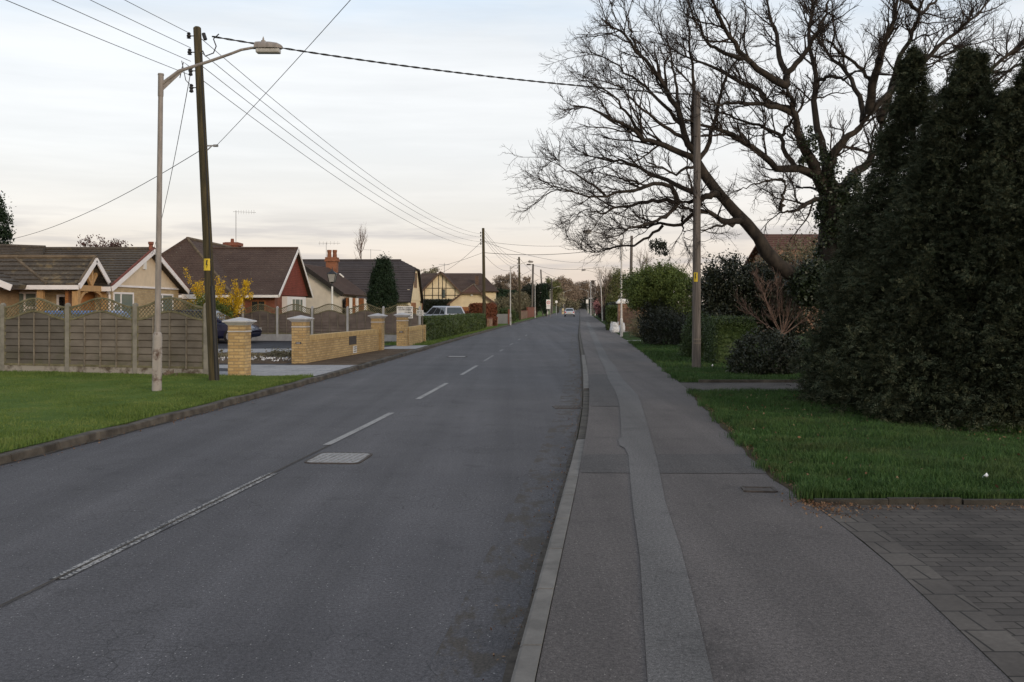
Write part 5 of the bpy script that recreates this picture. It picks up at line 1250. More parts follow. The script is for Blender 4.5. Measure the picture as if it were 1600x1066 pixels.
LL = [
 (.14,0,-.9,[(1090,255),(1083,236),(1074,223),(1064,194),(1061,171),(1043,147),(1022,110),(995,79),(980,55),(959,42),(940,29)]),
 (.10,0,.6,[(1088,250),(1083,236),(1082,205),(1082,163),(1082,105),(1077,66),(1074,31),(1079,0)]),
 (.13,0,-1.4,[(1088,252),(1079,247),(1058,236),(1037,226),(1022,219),(1009,223),(993,210),(977,197),(946,181),(919,168),(896,165)]),
 (.07,-.4,-1.6,[(1009,223),(995,197),(977,171),(953,147),(925,129),(909,126)]),
 (.10,0,1.6,[(1090,252),(1098,241),(1108,223),(1114,197),(1124,152),(1137,118),(1153,89),(1161,52)]),
 (.08,-.2,-1.0,[(1074,223),(1048,202),(1022,186),(998,168),(972,137),(946,126)]),
 (.075,-.2,.8,[(1064,194),(1037,163),(1011,136),(980,115),(956,97),(932,87),(911,81)]),
 (.05,-.5,-.9,[(995,79),(985,50),(977,20),(972,-5)]),
 (.06,-.3,.9,[(1061,171),(1056,130),(1050,95),(1040,60),(1027,45),(1016,28)]),
 (.16,0,-.5,[(1124,300),(1108,307),(1084,315),(1060,318)]),
 (.09,-.5,-1.6,[(1060,318),(1048,292),(1027,286),(1000,295),(976,300),(946,306),(922,307),(892,300),(875,293),(862,290)]),
 (.09,-.5,.6,[(1060,318),(1036,313),(1012,315),(988,322),(961,324),(940,316),(920,300)]),
 (.045,0,-.3,[(961,324),(940,334),(919,328),(892,334)]),
 (.10,-.2,1.3,[(1090,304),(1066,292),(1042,280),(1015,274),(997,262),(982,253),(952,252),(931,247),(910,238)]),
 (.06,0,-.8,[(1088,258),(1066,268),(1057,274),(1040,262),(1018,255),(1000,244),(975,225)]),
 (.13,0,-.6,[(1160,343),(1131,347),(1118,338),(1108,330),(1080,330),(1057,322)]),
 (.075,-.6,-1.8,[(1057,322),(1042,340),(1012,349),(988,355),(964,367),(950,372)]),
 (.08,-.2,.8,[(1100,330),(1081,336),(1069,350),(1036,352),(1000,355),(970,358),(950,350)]),
 (.06,.3,1.2,[(1036,352),(1018,367),(991,384),(964,385),(946,391),(922,397),(910,388)]),
 (.05,-.3,-.5,[(1069,337),(1066,355),(1069,372),(1069,380)]),
 (.06,0,-.5,[(1147,350),(1117,354),(1100,360),(1085,352)]),
 (.05,-.9,-1.8,[(946,306),(925,290),(905,278),(880,262),(868,245)]),
 (.05,.2,1.0,[(1000,295),(975,280),(955,275),(930,270)]),
]
oak('oak_tree', P(1316,492,25.6)-Vector((0,0,P(1316,492,25.6).z-.1)), LT, LL, 'leaning bare oak stem reaching left past the grey pole', 11, L_Y, ivy=[(tuple(P(1276,446,25.4)), (.55,.45,.45))], crown_bias=(-.08,0,.06), lk=.74)
M_Y = 26.5
MTt = [(.48,.40, 26.5,26.5, [(1318,560),(1312,480),(1309,420),(1306,360),(1303,320),(1300,290)])]
ML = [
 (.24,0,-.8,[(1292,300),(1279,276),(1262,242),(1249,205),(1239,168),(1229,134)]),
 (.13,-.8,-2.2,[(1229,134),(1212,124),(1191,111),(1164,90),(1147,70),(1130,40),(1115,5),(1105,-30)]),
 (.12,-.8,.4,[(1229,134),(1229,114),(1218,90),(1215,60),(1205,30),(1195,-20)]),
 (.10,-.8,-1.5,[(1229,114),(1255,87),(1269,60),(1290,25),(1300,-20)]),
 (.10,-.5,-2.4,[(1239,178),(1215,168),(1181,161),(1144,161),(1120,165),(1100,158)]),
 (.10,-.5,1.6,[(1238,170),(1201,161),(1191,144),(1147,124),(1114,104),(1080,94),(1060,84),(1040,70)]),
 (.16,0,-1.6,[(1290,290),(1272,273),(1242,262),(1218,264),(1201,249),(1178,232),(1151,217),(1117,202),(1087,192),(1060,188)]),
 (.09,-.2,1.2,[(1242,262),(1225,232),(1220,212),(1195,198),(1168,192),(1134,181),(1105,170)]),
 (.06,-.2,-.8,[(1222,212),(1235,190),(1250,170),(1268,150)]),
 (.15,0,1.4,[(1300,290),(1289,249),(1279,208),(1272,181),(1276,127),(1269,94),(1262,60),(1270,20),(1268,-30)]),
 (.24,0,-.6,[(1300,295),(1293,269),(1303,242),(1323,215),(1350,195),(1360,175)]),
 (.16,-.6,-2.2,[(1358,178),(1363,134),(1374,104),(1385,60),(1400,20),(1405,-30)]),
 (.10,-.4,1.6,[(1347,190),(1347,161),(1333,134),(1326,114),(1303,94),(1285,70),(1265,45),(1250,10)]),
 (.12,-.6,.8,[(1360,175),(1385,150),(1410,120),(1440,100),(1480,60),(1530,20),(1560,-20)]),
 (.07,-.8,-1.8,[(1363,134),(1340,100),(1310,80),(1290,60),(1260,55)]),
 (.22,0,.8,[(1306,310),(1313,303),(1333,276),(1360,249),(1377,222),(1374,188)]),
 (.14,.6,2.0,[(1377,222),(1400,200),(1440,190),(1490,140),(1550,110),(1600,60),(1650,20)]),
 (.13,.7,-.6,[(1374,188),(1390,150),(1400,100),(1425,60),(1440,10),(1450,-30)]),
 (.11,.7,3.0,[(1375,190),(1384,171),(1430,160),(1470,150),(1530,150),(1590,100),(1640,90)]),
 (.11,0,-1.0,[(1290,312),(1283,310),(1262,317),(1242,330),(1222,331),(1219,329)]),
 (.07,-1.0,-1.2,[(1219,329),(1224,312),(1226,293),(1225,269)]),
 (.05,-.6,-1.8,[(1225,284),(1218,279),(1195,285),(1170,290),(1155,297)]),
 (.05,0,1.4,[(1283,297),(1262,293),(1245,293),(1225,300)]),
 (.07,-.4,-2.0,[(1276,127),(1295,120),(1320,122),(1345,110),(1365,85)]),
 (.08,-.5,.9,[(1405,-5),(1440,20),(1470,-5),(1500,-25)]),
 (.08,.9,1.9,[(1440,190),(1480,185),(1520,200),(1570,180),(1620,170)]),
 (.08,-.9,-2.0,[(1164,90),(1130,85),(1100,60),(1085,30),(1075,5)]),
 (.07,.5,2.2,[(1400,100),(1430,85),(1470,90),(1510,70),(1560,60)]),
]
oak('oak_tree', P(1318,560,26.5)-Vector((0,0,P(1318,560,26.5).z-.1)), MTt, ML, 'large bare spreading oak with ivy on its thick trunk behind the dark cypress', 23, M_Y, ivy=[(tuple(P(1312,420,26.3)), (.62,.55,1.3)),(tuple(P(1306,335,26.3)), (.55,.5,.6)),(tuple(P(1290,270,26.2)), (.22,.25,.6)),(tuple(P(1262,230,26.0)), (.18,.2,.5)),(tuple(P(1330,300,26.2)), (.35,.3,.4))], crown_bias=(0,0,.12))

# ------------------------------------------------------------------ dark cypresses
def cypress(x, y, H, Rr, n, label, seed, name='cypress_tree', pw=.86):
    rng = np.random.default_rng(seed); t = thing(name, (x,y,.1), label, 'tree', 'dark cypresses on the verge')
    tr = MB(); tr.tube([(0,0,-.1),(.02,0,H*.4),(0,.02,H*.75),(0,0,H*.97)], [.13,.09,.05,.012], 8)
    for k in range(34):
        z = H*(.06+.86*k/34); a = k*2.4; r = Rr*(1-z/H)**.95*.75; tr.tube([(0,0,z),(math.cos(a)*r*.5,math.sin(a)*r*.5,z+.10),(math.cos(a)*r,math.sin(a)*r,z+.32*r)], [.03,.02,.008], 4)
    tr.build('trunk', 'bark', t)
    # boughs carry clusters of flat sprays
    nb = n//16; h = 1-rng.uniform(0,1,nb)**.62*.985; h = np.clip(h, .004, .985)
    th = rng.uniform(0,2*PI,nb); lump = 1+.16*np.sin(th*3+h*9+seed)+.10*np.sin(th*7-h*23)
    rad = Rr*np.minimum(1-h, 1)**pw*lump*(.35+.65*rng.uniform(0,1,nb)**.32)*(1-.18*np.exp(-(h/.05)))+.02
    bc = np.stack([x+np.cos(th)*rad, y+np.sin(th)*rad, .1+h*H], 1); out = np.stack([np.cos(th), np.sin(th), np.zeros(nb)], 1)
    # separate boughs that poke out of the mass, each a rising then drooping line of sprays
    nq = 150; hq = 1-rng.uniform(0,1,nq)**.75*.97; tq = rng.uniform(0,2*PI,nq); rq = (Rr*(1-hq)**pw+.10)*rng.uniform(.84,1.14,nq)
    nk = int(nb*.5); qi = rng.integers(0,nq,nk); s = rng.uniform(.25,1,nk)**.7
    zq = .1+hq[qi]*H+.30*rq[qi]*s-.40*rq[qi]*s**3; bc[:nk] = np.stack([x+np.cos(tq[qi])*rq[qi]*s, y+np.sin(tq[qi])*rq[qi]*s, np.maximum(zq,.14)], 1); out[:nk,0] = np.cos(tq[qi]); out[:nk,1] = np.sin(tq[qi]); h[:nk] = np.clip(hq[qi],.01,.985)
    ci = rng.integers(0, nb, n); sc = (.10+.12*(1-h[ci]))[:,None]*rng.uniform(.4,1.3,(n,1))
    C = bc[ci]+rng.normal(size=(n,3))*sc*.62*np.array([1,1,.8]); C[:,2] = np.maximum(C[:,2], .12)
    A = nrm(out[ci]*.7+rng.normal(0,.35,(n,3))+np.array([0,0,.08])); Lg = rng.uniform(.065,.175,(n,1))*(.75+.25*(1-h[ci]))[:,None]
    V, Fq = sprays(rng, C-A*Lg*.4, A, Lg, 7, .064); np_obj('crown', V, Fq, 'fir', t)
    # leader shoot
    return t
cypress(6.80, 16.0, 6.10, 2.02, 105000, 'tallest dark cypress, leftmost of the group with its pointed top against the oak', 1, pw=1.15)
cypress(7.05, 14.5, 5.6, 2.45, 125000, 'dark cypress in the middle of the group with a bare leader stem', 2, pw=1.02)
cypress(7.55, 13.7, 5.25, 2.45, 105000, 'dark cypress standing nearest the right picture edge over the long grass', 3, pw=.98)
cypress(9.2, 13.2, 5.9, 2.4, 18000, 'dark cypress mostly outside the picture beyond the right edge', 4)
cypress(8.5, 16.2, 5.3, 2.5, 36000, 'dark cypress filling the gap behind the front row', 5, pw=.95)

# ------------------------------------------------------------------ shrubs and hedges on the right
def shrub(name, loc, blobs, n, size, m, label, cat='shrub', seed=1, cs=.2, inner=.6, clumps=None, zmin=.1, group=None):
    t = thing(name, loc, label, cat, group); tr = MB(); x, y, z = loc
    for k, (c, r) in enumerate(blobs*3 if len(blobs) < 3 else blobs):
        a = k*2.1; tr.tube([(x+math.cos(a)*.06,y+math.sin(a)*.06,z-.05),((x+c[0])/2,(y+c[1])/2,(z+c[2])/2),(c[0]+math.cos(a)*r[0]*.4,c[1]+math.sin(a)*r[1]*.4,c[2]+r[2]*.3)], [.04,.03,.01], 5)
    tr.build('stems', 'bark', t, world=True); leafy('foliage', blobs, n, size, m, t, seed, clumps, cs, inner, zmin); return t
def at(u, v, Y): p = P(u,v,Y); return (p.x,p.y,p.z)
shrub('shrub', (at(1195,0,22.6)[0],22.6,.1), [(at(1196,560,22.6),(.78,.7,.62)),(at(1170,575,22.4),(.45,.5,.42)),(at(1232,570,22.6),(.55,.6,.55))], 16000, .032, 'holly', 'dark rounded shrub on the grass between the clipped hedge and the cypress', seed=5, inner=.7, clumps=500, cs=.14)
h_ = box_hedge('clipped_hedge', [(at(1147,0,26.5)[0]-.05,26.0,.58),(at(1147,0,26.5)[0]+.05,28.0,.60)], .1, P(0,496,26.5).z, 17000, .026, 'boxhedge', 6, round_=.45)
tag(h_, 'bright green square clipped hedge right of the grey pole', 'hedge')
shrub('clipped_shrub', (at(1090,0,30)[0],30,.1), [(at(1092,530,30),(.50,.6,.78)),(at(1086,550,30),(.42,.5,.6))], 12000, .03, 'boxhedge', 'tall rounded clipped shrub just behind the grey pole', seed=7, inner=.82, clumps=600, cs=.12)
shrub('clipped_shrub', (at(1118,0,31)[0],31,.1), [(at(1122,528,31),(.55,.6,.72))], 8000, .03, 'holly', 'dark shrub in the shade between the pole and the square hedge', seed=8, inner=.75, clumps=400, cs=.14)
leaf_tree('holly_tree', (at(1160,0,34)[0],34,.1), [(at(1150,470,34),(1.35,1.1,1.35)),(at(1115,480,34),(.75,.8,1.3)),(at(1200,465,34),(1.0,1.0,1.3)),(at(1135,430,34),(.8,.8,.75)),(at(1250,470,33),(1.0,.9,1.4)),(at(1180,500,34),(1.6,1.0,.9))], 42000, .05, 'holly', 'dark evergreen mass behind the reddish bare shrub', 'tree', 9, .12, 2.2, .32, .5, clumps=900)
shrub('shrub', (at(1240,0,35)[0],35.5,.1), [(at(1250,405,36),(1.0,.8,.9)),(at(1215,420,36),(.8,.8,.6))], 5000, .05, 'oliveleaf', 'thin olive shrub below the red roof', seed=31, inner=.3, clumps=200, cs=.3)
# reddish bare shrub
rng = np.random.default_rng(41); t = thing('bare_shrub', (at(1222,0,25.8)[0],25.8,.1), 'leafless reddish stemmed shrub in front of the dark evergreens', 'shrub')
b0 = np.array(at(1222,525,25.8)); tr = MB(); tr.tube([(b0[0],b0[1],0),tuple(b0)], [.07,.06], 8); tr.build('trunk', 'twig_red', t, world=True)
st = []
for k in range(11):
    a = -1.02+2.04*k/10; d = np.array([math.sin(a), rng.uniform(-.5,.5), math.cos(a)*1.0+.15]); d /= np.linalg.norm(d); L = rng.uniform(1.55,2.0)*(1-.15*abs(a)); p = [b0]
    for q in range(7): d = d+rng.normal(0,.05,3)+np.array([0,0,.05]); d /= np.linalg.norm(d); p.append(p[-1]+d*L/7)
    st.append(p)
Pl = np.array(st); Rb = np.full(len(st), .020); Q1, S1 = spawn(rng, Pl, Rb, [11]*len(st), (.2,1), (15,45), (.3,.7), .6, 5, .15, .15); Q2, S2 = spawn(rng, Q1, S1, [9]*len(Q1), (.15,1), (20,50), (.1,.28), .6, 4, .2, .12)
V, Fq = join([tubes(Pl,Rb,.3,5), tubes(Q1,np.clip(S1,.006,.02),.4,3), tubes(Q2,np.clip(S2,.004,.008),.5,3)]); np_obj('branches', V, Fq, 'twig_red', t)
# the big spring green bush and what stands round it
leaf_tree('green_bush', (at(1030,0,41)[0],41,.1), [(at(1032,452,41),(1.3,1.3,.95)),(at(1005,458,41),(.8,.9,.75)),(at(1064,465,40),(.75,.9,.95)),(at(1032,436,41),(1.0,.9,.6)),(at(991,447,42),(.45,.6,.6))], 46000, .038, 'bushgreen', 'large rounded spring green bush left of the grey pole', 'bush', 12, .10, 1.5, .26, .45, clumps=900)
shrub('shrub', (at(1040,0,39)[0],39,.1), [(at(1045,515,39),(.95,.9,.85)),(at(1017,510,40),(.45,.7,.75)),(at(1066,522,38),(.45,.7,.75)),(at(1030,490,40),(.8,.7,.5))], 26000, .036, 'holly', 'dark shaded shrubs under the large green bush', seed=13, inner=.5, clumps=500, cs=.2)
shrub('shrub', (at(1000,0,50)[0],50,.1), [(at(1000,510,50),(.6,.6,.6))], 3500, .04, 'oliveleaf', 'brown green shrub at the end of the brick wall', seed=14, inner=.4, clumps=120, cs=.2)
leaf_tree('willow_tree', (at(960,0,116)[0],116,.1), [(at(958,462,116),(1.35,1.5,2.2)),(at(963,440,116),(1.05,1.2,1.5)),(at(953,482,114),(.9,1.2,1.4))], 16000, .075, 'willow', 'olive green tree behind the leaning white lamp', 'tree', 15, .12, 2.2, .35, .35, clumps=500)
h_ = box_hedge('dark_hedge', [(at(956,0,66)[0],65,.45),(at(956.5,0,75)[0]+.1,76,.5)], .1, P(0,478,68).z, 6000, .06, 'hedge', 16); tag(h_, 'dark hedge between the white sack and the leaning lamp', 'hedge')
h_ = box_hedge('dark_hedge', [(XP(100)+1.3,96,.5),(XP(150)+1.2,150,.6)], .1, 2.2, 9000, .09, 'holly', 17); tag(h_, 'low dark hedge running along the far right footway', 'hedge')
leaf_tree('evergreen_tree', (at(941,0,150)[0],150,.1), [(at(942,472,150),(1.2,1.3,1.8)),(at(936,480,150),(.6,.8,1.2))], 9000, .12, 'holly', 'square topped dark evergreen beside the far right lamps', 'tree', 18, .15, 2, .4, .6)
shrub('flowering_shrub', (at(938,0,128)[0],128,.1), [(at(937,478,128),(.75,.7,.85)),(at(934,485,128),(.4,.5,.5))], 3000, .08, 'pink', 'pink blossomed shrub in front of the dark evergreen', seed=19, inner=.3, clumps=90, cs=.25)
bare_tree('bare_tree', (at(944,0,112)[0],112,.1), 7.2, 3.0, 'upright bare tree with brown twigs behind the second right lamp', 'tree', 20, tw='twig_brown', trunk_r=.16, levels=(12,8,7), upk=.2)
bare_tree('bare_tree', (at(1005,0,62)[0],62,.1), 5.6, 2.2, 'tangle of bare twigs above the big green bush', 'tree', 21, tw='twig_brown', trunk_r=.12, levels=(12,8,6))
bare_tree('bare_tree', (at(1065,0,55)[0],55,.1), 5.2, 1.9, 'thin bare tree showing between the green bush and the grey pole', 'tree', 22, tw='twig_brown', trunk_r=.1, levels=(10,7,6))
dt = bare_tree('dead_tree', (at(1029,0,58)[0],58,.1), 6.0, .9, 'broken trunk with a dark tuft of ivy above the green bush', 'tree', 24, tw='twig_brown', trunk_r=.16, levels=(5,5,4))
leafy('ivy_tuft', [(at(1026,382,58),(.45,.4,.3)),(at(1035,392,58),(.3,.3,.3))], 900, .07, 'holly', dt, 25, 40, .2)
# garden litter, edge leaves, small white scraps
def scatter(name, pts_fn, n, size, m, label, cat, seed, z=.11):
    rng = np.random.default_rng(seed); C = np.array([pts_fn(rng) for _ in range(n)]); V, Fq = leaf_cards(rng, C, np.tile([0,0,2.5],(n,1)), size); return stuff(np_obj(name, V, Fq, m), label, cat)
scatter('leaf_litter', lambda r: (XP(8)+r.normal(0,.12)+.05, 7.75+r.normal(0,.22), .115+r.uniform(0,.02)), 500, .012, 'litter', 'brown leaf litter at the corner of the block paved drive', 'leaf litter', 51)
scatter('leaf_litter', lambda r: (lambda y: (XP(y)-.02+abs(r.normal(0,.07)), y, .125+r.uniform(0,.02)))(r.uniform(8,18)), 900, .012, 'litter', 'brown leaf litter along the grass edge of the footway', 'leaf litter', 52)
scatter('leaf_litter', lambda r: (2.8+r.uniform(0,2.8), 7.70+r.normal(0,.06), .115), 420, .012, 'litter', 'brown leaf litter under the concrete edging', 'leaf litter', 53)
scatter('leaf_litter', lambda r: (lambda y: (XR(y)-abs(r.normal(0,.10)), y, .012))(r.uniform(3.5,24)), 420, .010, 'litter', 'dead leaves and grit lying in the gutter by the footway kerb', 'leaf litter', 54)
scatter('leaf_litter', lambda r: (lambda y: (XL(y)+abs(r.normal(0,.12)), y, .012))(r.uniform(9,40)), 500, .014, 'litter', 'dead leaves lying in the gutter below the mown lawn', 'leaf litter', 55)
scatter('leaf_litter', lambda r: (lambda y: (r.uniform(XP(y)+.2,7.5), y, .165+r.uniform(0,.03)))(r.uniform(8,17)), 420, .020, 'litter', 'scattered dead leaves on the long grass of the near verge', 'leaf litter', 56)
for u, v, lab in ((1540,748,'crumpled white paper lying in the long grass near the right edge'),(1113,572,'white scrap of litter on the grass right of the grey pole')):
    p = G(u,v,.16); o = MB(); q = random.Random(u)
    ring = [(p.x+.032*math.cos(a)*q.uniform(.6,1.3), p.y+.032*math.sin(a)*q.uniform(.6,1.3), p.z+q.uniform(0,.04)) for a in [k*PI/4 for k in range(8)]]
    for k in range(8): o.quad(ring[k], ring[(k+1)%8], (p.x+.01,p.y,p.z+.055)); o.quad(ring[(k+1)%8], ring[k], (p.x,p.y,p.z-.04))
    tag(o.build('litter', 'bag'), lab, 'litter')
# grass blades
def blades(name, area, n, h, w, m, label, seed, keep=None, zf=.13, lean=.35):
    rng = np.random.default_rng(seed); x, y = area(rng, n)
    cl_ = .45+.35*np.sin(x*3.3+np.sin(y*2.7)*1.8)*np.sin(y*3.1+x*.9)+.3*np.sin(x*7.1+y*2.3)*np.sin(y*6.3-x*3.1); hh = h*(.30+.75*rng.uniform(0,1,len(x)))*(.45+.95*np.clip(cl_,0,1))
    a = rng.uniform(0,2*PI,len(x)); dx, dy = np.cos(a), np.sin(a); ln = rng.normal(0,lean,(len(x),2))*hh[:,None]
    z = .104+zf; z = z+.02*np.sin(x*1.9+y*.7)*np.sin(y*1.3+x*.4)-.05
    b0 = np.stack([x-dx*w, y-dy*w, z-.05], 1); b1 = np.stack([x+dx*w, y+dy*w, z-.05], 1)
    m0 = np.stack([x-dx*w*.8+ln[:,0]*.35, y-dy*w*.8+ln[:,1]*.35, z+hh*.55], 1); m1 = np.stack([x+dx*w*.8+ln[:,0]*.35, y+dy*w*.8+ln[:,1]*.35, z+hh*.55], 1)
    tp = np.stack([x+ln[:,0], y+ln[:,1], z+hh], 1); t2 = tp+np.stack([dx*w*.15,dy*w*.15,np.zeros(len(x))],1)
    V = np.stack([b0,b1,m1,m0,t2,tp], 1).reshape(-1,3); k = np.arange(len(x))[:,None]*6
    Fq = np.concatenate([k+np.array([[0,1,2,3]]), k+np.array([[3,2,4,5]])]); return stuff(np_obj(name, V, Fq, m), label, 'grass')
xpv = np.vectorize(XP); xlv = np.vectorize(XL)
def area_r(y0, y1, xmax, pw=1.6):
    def f(rng, n):
        y = y0+(y1-y0)*rng.uniform(0,1,n)**pw; x = xpv(y)+.03+.07*np.sin(y*3.1)*.8+.05*np.sin(y*8.3)+rng.normal(0,.05,n)+(xmax-xpv(y))*rng.uniform(0,1,n)**1.1; return x, y
    return f
blades('grass', area_r(7.94,18.1,7.6), 150000, .075, .0032, 'grass_dark', 'long dark green grass on the near verge under the cypresses', 61, zf=.09)
blades('grass', area_r(20.55,24.2,7.5,1), 22000, .08, .005, 'grass_dark', 'grass strip at the foot of the grey pole', 62, zf=.09)
blades('grass', area_r(25.3,44,8.5,1), 30000, .08, .007, 'grass_dark', 'grass strip between the garden paths', 63, zf=.09)
def area_l(y0, y1, x0):
    def f(rng, n):
        y = y0+(y1-y0)*rng.uniform(0,1,n)**.9; r = xlv(y)-.17; return r-(r-x0)*rng.uniform(0,1,n)**1.3, y
    return f
blades('grass', area_l(9.5,22.3,-14), 110000, .035, .0045, 'grass', 'short mown grass of the lawn before the panel fence', 64, zf=.075)
blades('grass', area_l(40.2,75,-6), 16000, .06, .010, 'grass', 'grass verge in front of the clipped green hedge', 65, zf=.05)
def area_f(rng, n):
    x = -7.2-9.5*rng.uniform(0,1,n)**1.1; return x, 22.2+((-7.2-x)*.2766+.08)*rng.uniform(0,1,n)**.8
blades('grass', area_f, 14000, .05, .005, 'grass', 'rough grass growing along the foot of the panel fence', 66, zf=.06)
# dark stump or mound at the fence foot
o = MB(); p = G(266,588,.1); q = random.Random(9)
for k in range(26): a = q.uniform(0,6.28); r = q.uniform(0,.16); o.tube([(p.x+math.cos(a)*r,p.y-.1+math.sin(a)*r*.6,.1),(p.x+math.cos(a)*r*1.3,p.y-.1+math.sin(a)*r,.18+q.uniform(0,.10))], [.045,.01], 5)
tag(o.build('plant_clump', 'twig_brown'), 'dark brown dead clump at the foot of the lawn fence beside the lamp', 'plant')

# ------------------------------------------------------------------ planting on the left
h_ = box_hedge('clipped_hedge', [(-4.6,44.8,.55),(-3.6,56,.55),(-2.5,70.5,.55)], .1, 1.22, 26000, .045, 'hedge', 71); tag(h_, 'long clipped green hedge along the left verge beyond the brick walls', 'hedge')
h_ = box_hedge('copper_hedge', [(P(741,0,78).x,77.5,.5),(P(768,0,81).x,80.5,.55)], .1, 2.0, 7000, .07, 'redhedge', 72); tag(h_, 'copper red clipped hedge in front of the cream garage', 'hedge')
h_ = box_hedge('copper_hedge', [(P(700,0,88).x,88,.4),(P(738,0,88).x,88.3,.4)], .1, 1.3, 4000, .07, 'redhedge', 73); tag(h_, 'low copper hedge behind the parked silver estate car', 'hedge')
h_ = box_hedge('dark_hedge', [(P(661,0,104).x,104,.5),(P(712,0,104).x,104.5,.5)], .1, 2.55, 5000, .09, 'holly', 74); tag(h_, 'dark hedge below the timbered gable', 'hedge')
leaf_tree('conifer', (P(598.5,0,61).x,61,.1), [(at(598,468,61),(.92,.92,1.5)),(at(598,442,61),(.74,.74,1.2)),(at(599,421,61),(.48,.48,.62)),(at(592,408,61),(.13,.13,.24)),(at(606,409,61),(.12,.12,.22)),(at(599,405,61),(.09,.09,.2))], 30000, .05, 'conifer', 'dark green egg shaped conifer in front of the pantiled roof', 'tree', 75, .1, 2, .2, .72, zmin=.3, clumps=900)
# yellow forsythia
rng = np.random.default_rng(76); t = thing('forsythia', (P(340,0,45.5).x,45.5,.1), 'bright yellow flowering forsythia behind the green pole', 'shrub')
b0 = np.array([P(340,0,45.5).x,45.5,.1]); st = []
for k in range(30):
    u, v = (rng.uniform(290,400), rng.uniform(430,475)) if k > 3 else ((290,428),(297,440),(352,432),(305,448))[k]
    e = np.array(P(u,v,45.5+rng.uniform(-.6,.6))); p = []
    for q in range(8): s = q/7; p.append(b0*(1-s)+e*s+np.array([0,0,.5*s*(1-s)])+rng.normal(0,.03,3))
    st.append(p)
Pl = np.array(st); Rb = np.full(len(st), .014); Q1, S1 = spawn(rng, Pl, Rb, [6]*len(st), (.35,1), (15,45), (.25,.6), .6, 5, .15, .1)
V, Fq = join([tubes(Pl,Rb,.4,4), tubes(Q1,np.clip(S1,.004,.01),.5,3)]); np_obj('branches', V, Fq, 'twig_brown', t)
allp = np.concatenate([Pl[:,3:].reshape(-1,3), Q1.reshape(-1,3), Q1.reshape(-1,3)]); i = rng.integers(0,len(allp),11000); V, Fq = leaf_cards(rng, allp[i]+rng.normal(0,.06,(11000,3)), np.zeros((11000,3)), .034); np_obj('flowers', V, Fq, 'forsythia', t)
shrub('shrub', (P(320,0,44.8).x,44.8,.1), [(at(318,478,44.8),(.75,.5,.55)),(at(345,492,44.8),(.6,.5,.5))], 4500, .04, 'bushgreen', 'green shrub below the forsythia', seed=77, inner=.4, clumps=150, cs=.2)
# planted bed inside the gate
shrub('bed_plants', (-8.2,28.6,.1), [((-8.3,28.6,.22),(1.0,.6,.16)),((-7.2,29.8,.22),(.6,.8,.16)),((-9.2,29.6,.22),(.8,.6,.15))], 3500, .03, 'oliveleaf', 'low straggly planting in the bed inside the gate pillars', 'plants', 78, inner=.2, clumps=160, cs=.1)
rng = np.random.default_rng(79); C = np.stack([rng.uniform(-9.5,-6.5,260), rng.uniform(27.3,28.4,260), rng.uniform(.18,.26,260)], 1); V, Fq = leaf_cards(rng, C, np.zeros((260,3)), .035); stuff(np_obj('stones', V, Fq, 'bag'), 'pale stones edging the planted bed', 'stones')
# skyline trees on the left
bare_tree('bare_tree', (P(562,0,150).x,150,.1), 15.8, 4.2, 'tall upright bare poplar above the pantiled roof', 'tree', 81, tw='twig_red', trunk_r=.2, levels=(20,7,5), upk=.40, fork=.10, narrow=.75)
bare_tree('plum_tree', (P(166,0,60).x,60,.1), 6.2, 2.6, 'purple leaved tree behind the bungalow ridge', 'tree', 82, tw='twig_brown', trunk_r=.15, levels=(14,8,6), leaf='plum', leafn=9000, leafs=.06)
bare_tree('bare_tree', (P(45,0,62).x,62,.1), 6.0, 1.9, 'small bare tree between the conifer and the bungalow ridge', 'tree', 83, tw='twig_red', trunk_r=.1, levels=(10,7,6), leaf='plum', leafn=1500, leafs=.05)
leaf_tree('conifer', (P(-12,0,52).x,52,.1), [(at(-14,380,52),(1.1,1.1,1.4)),(at(-10,345,52),(.75,.75,1.0)),(at(-8,320,52),(.42,.42,.7)),(at(-14,420,52),(1.3,1.3,1.4))], 20000, .07, 'conifer', 'dark conifer at the left picture edge behind the bungalow', 'tree', 84, .14, 4, .3, .5)
for k, (u, Y, H) in enumerate(((285,95,7.2),(330,100,8.3),(352,100,8.0))): bare_tree('bare_tree', (P(u,0,Y).x,Y,.1), H, 2.0, ('faint bare tree left of the hipped brown roof','wispy bare tree just left of the green pole above the brown roof','wispy bare tree just right of the green pole above the brown roof')[k], 'tree', 85+k, tw='twig_brown', trunk_r=.08, levels=(8,6,5), upk=.2)
bare_tree('bare_tree', (P(672,0,150).x,150,.1), 6.6, 3.6, 'round budding tree behind the timbered gable', 'tree', 88, tw='twig_brown', trunk_r=.2, levels=(16,8,6), leaf='oliveleaf', leafn=9000, leafs=.13)
h_ = box_hedge('evergreen_hedge', [(P(768,0,122).x,120,.9),(P(800,0,132).x,134,1.0)], .1, P(0,452.5,126).z, 9000, .14, 'conifer', 89); tag(h_, 'tall dark evergreen hedge right of the brown roofs', 'hedge')
for k, (u, Y, H, sp) in enumerate(((783,190,7.6,3.4),(801,185,8.0,3.6),(818,195,7.8,3.2))): bare_tree('bare_tree', (P(u,0,Y).x,Y,.1), H, sp, ('brown bare tree just left of the white lamp head','brown bare tree around the verge pole','brown bare tree right of the verge pole')[k], 'tree', 90+k, tw='twig_brown', trunk_r=.2, levels=(13,9,7), leaf='brownleaf', leafn=6000, leafs=.12)
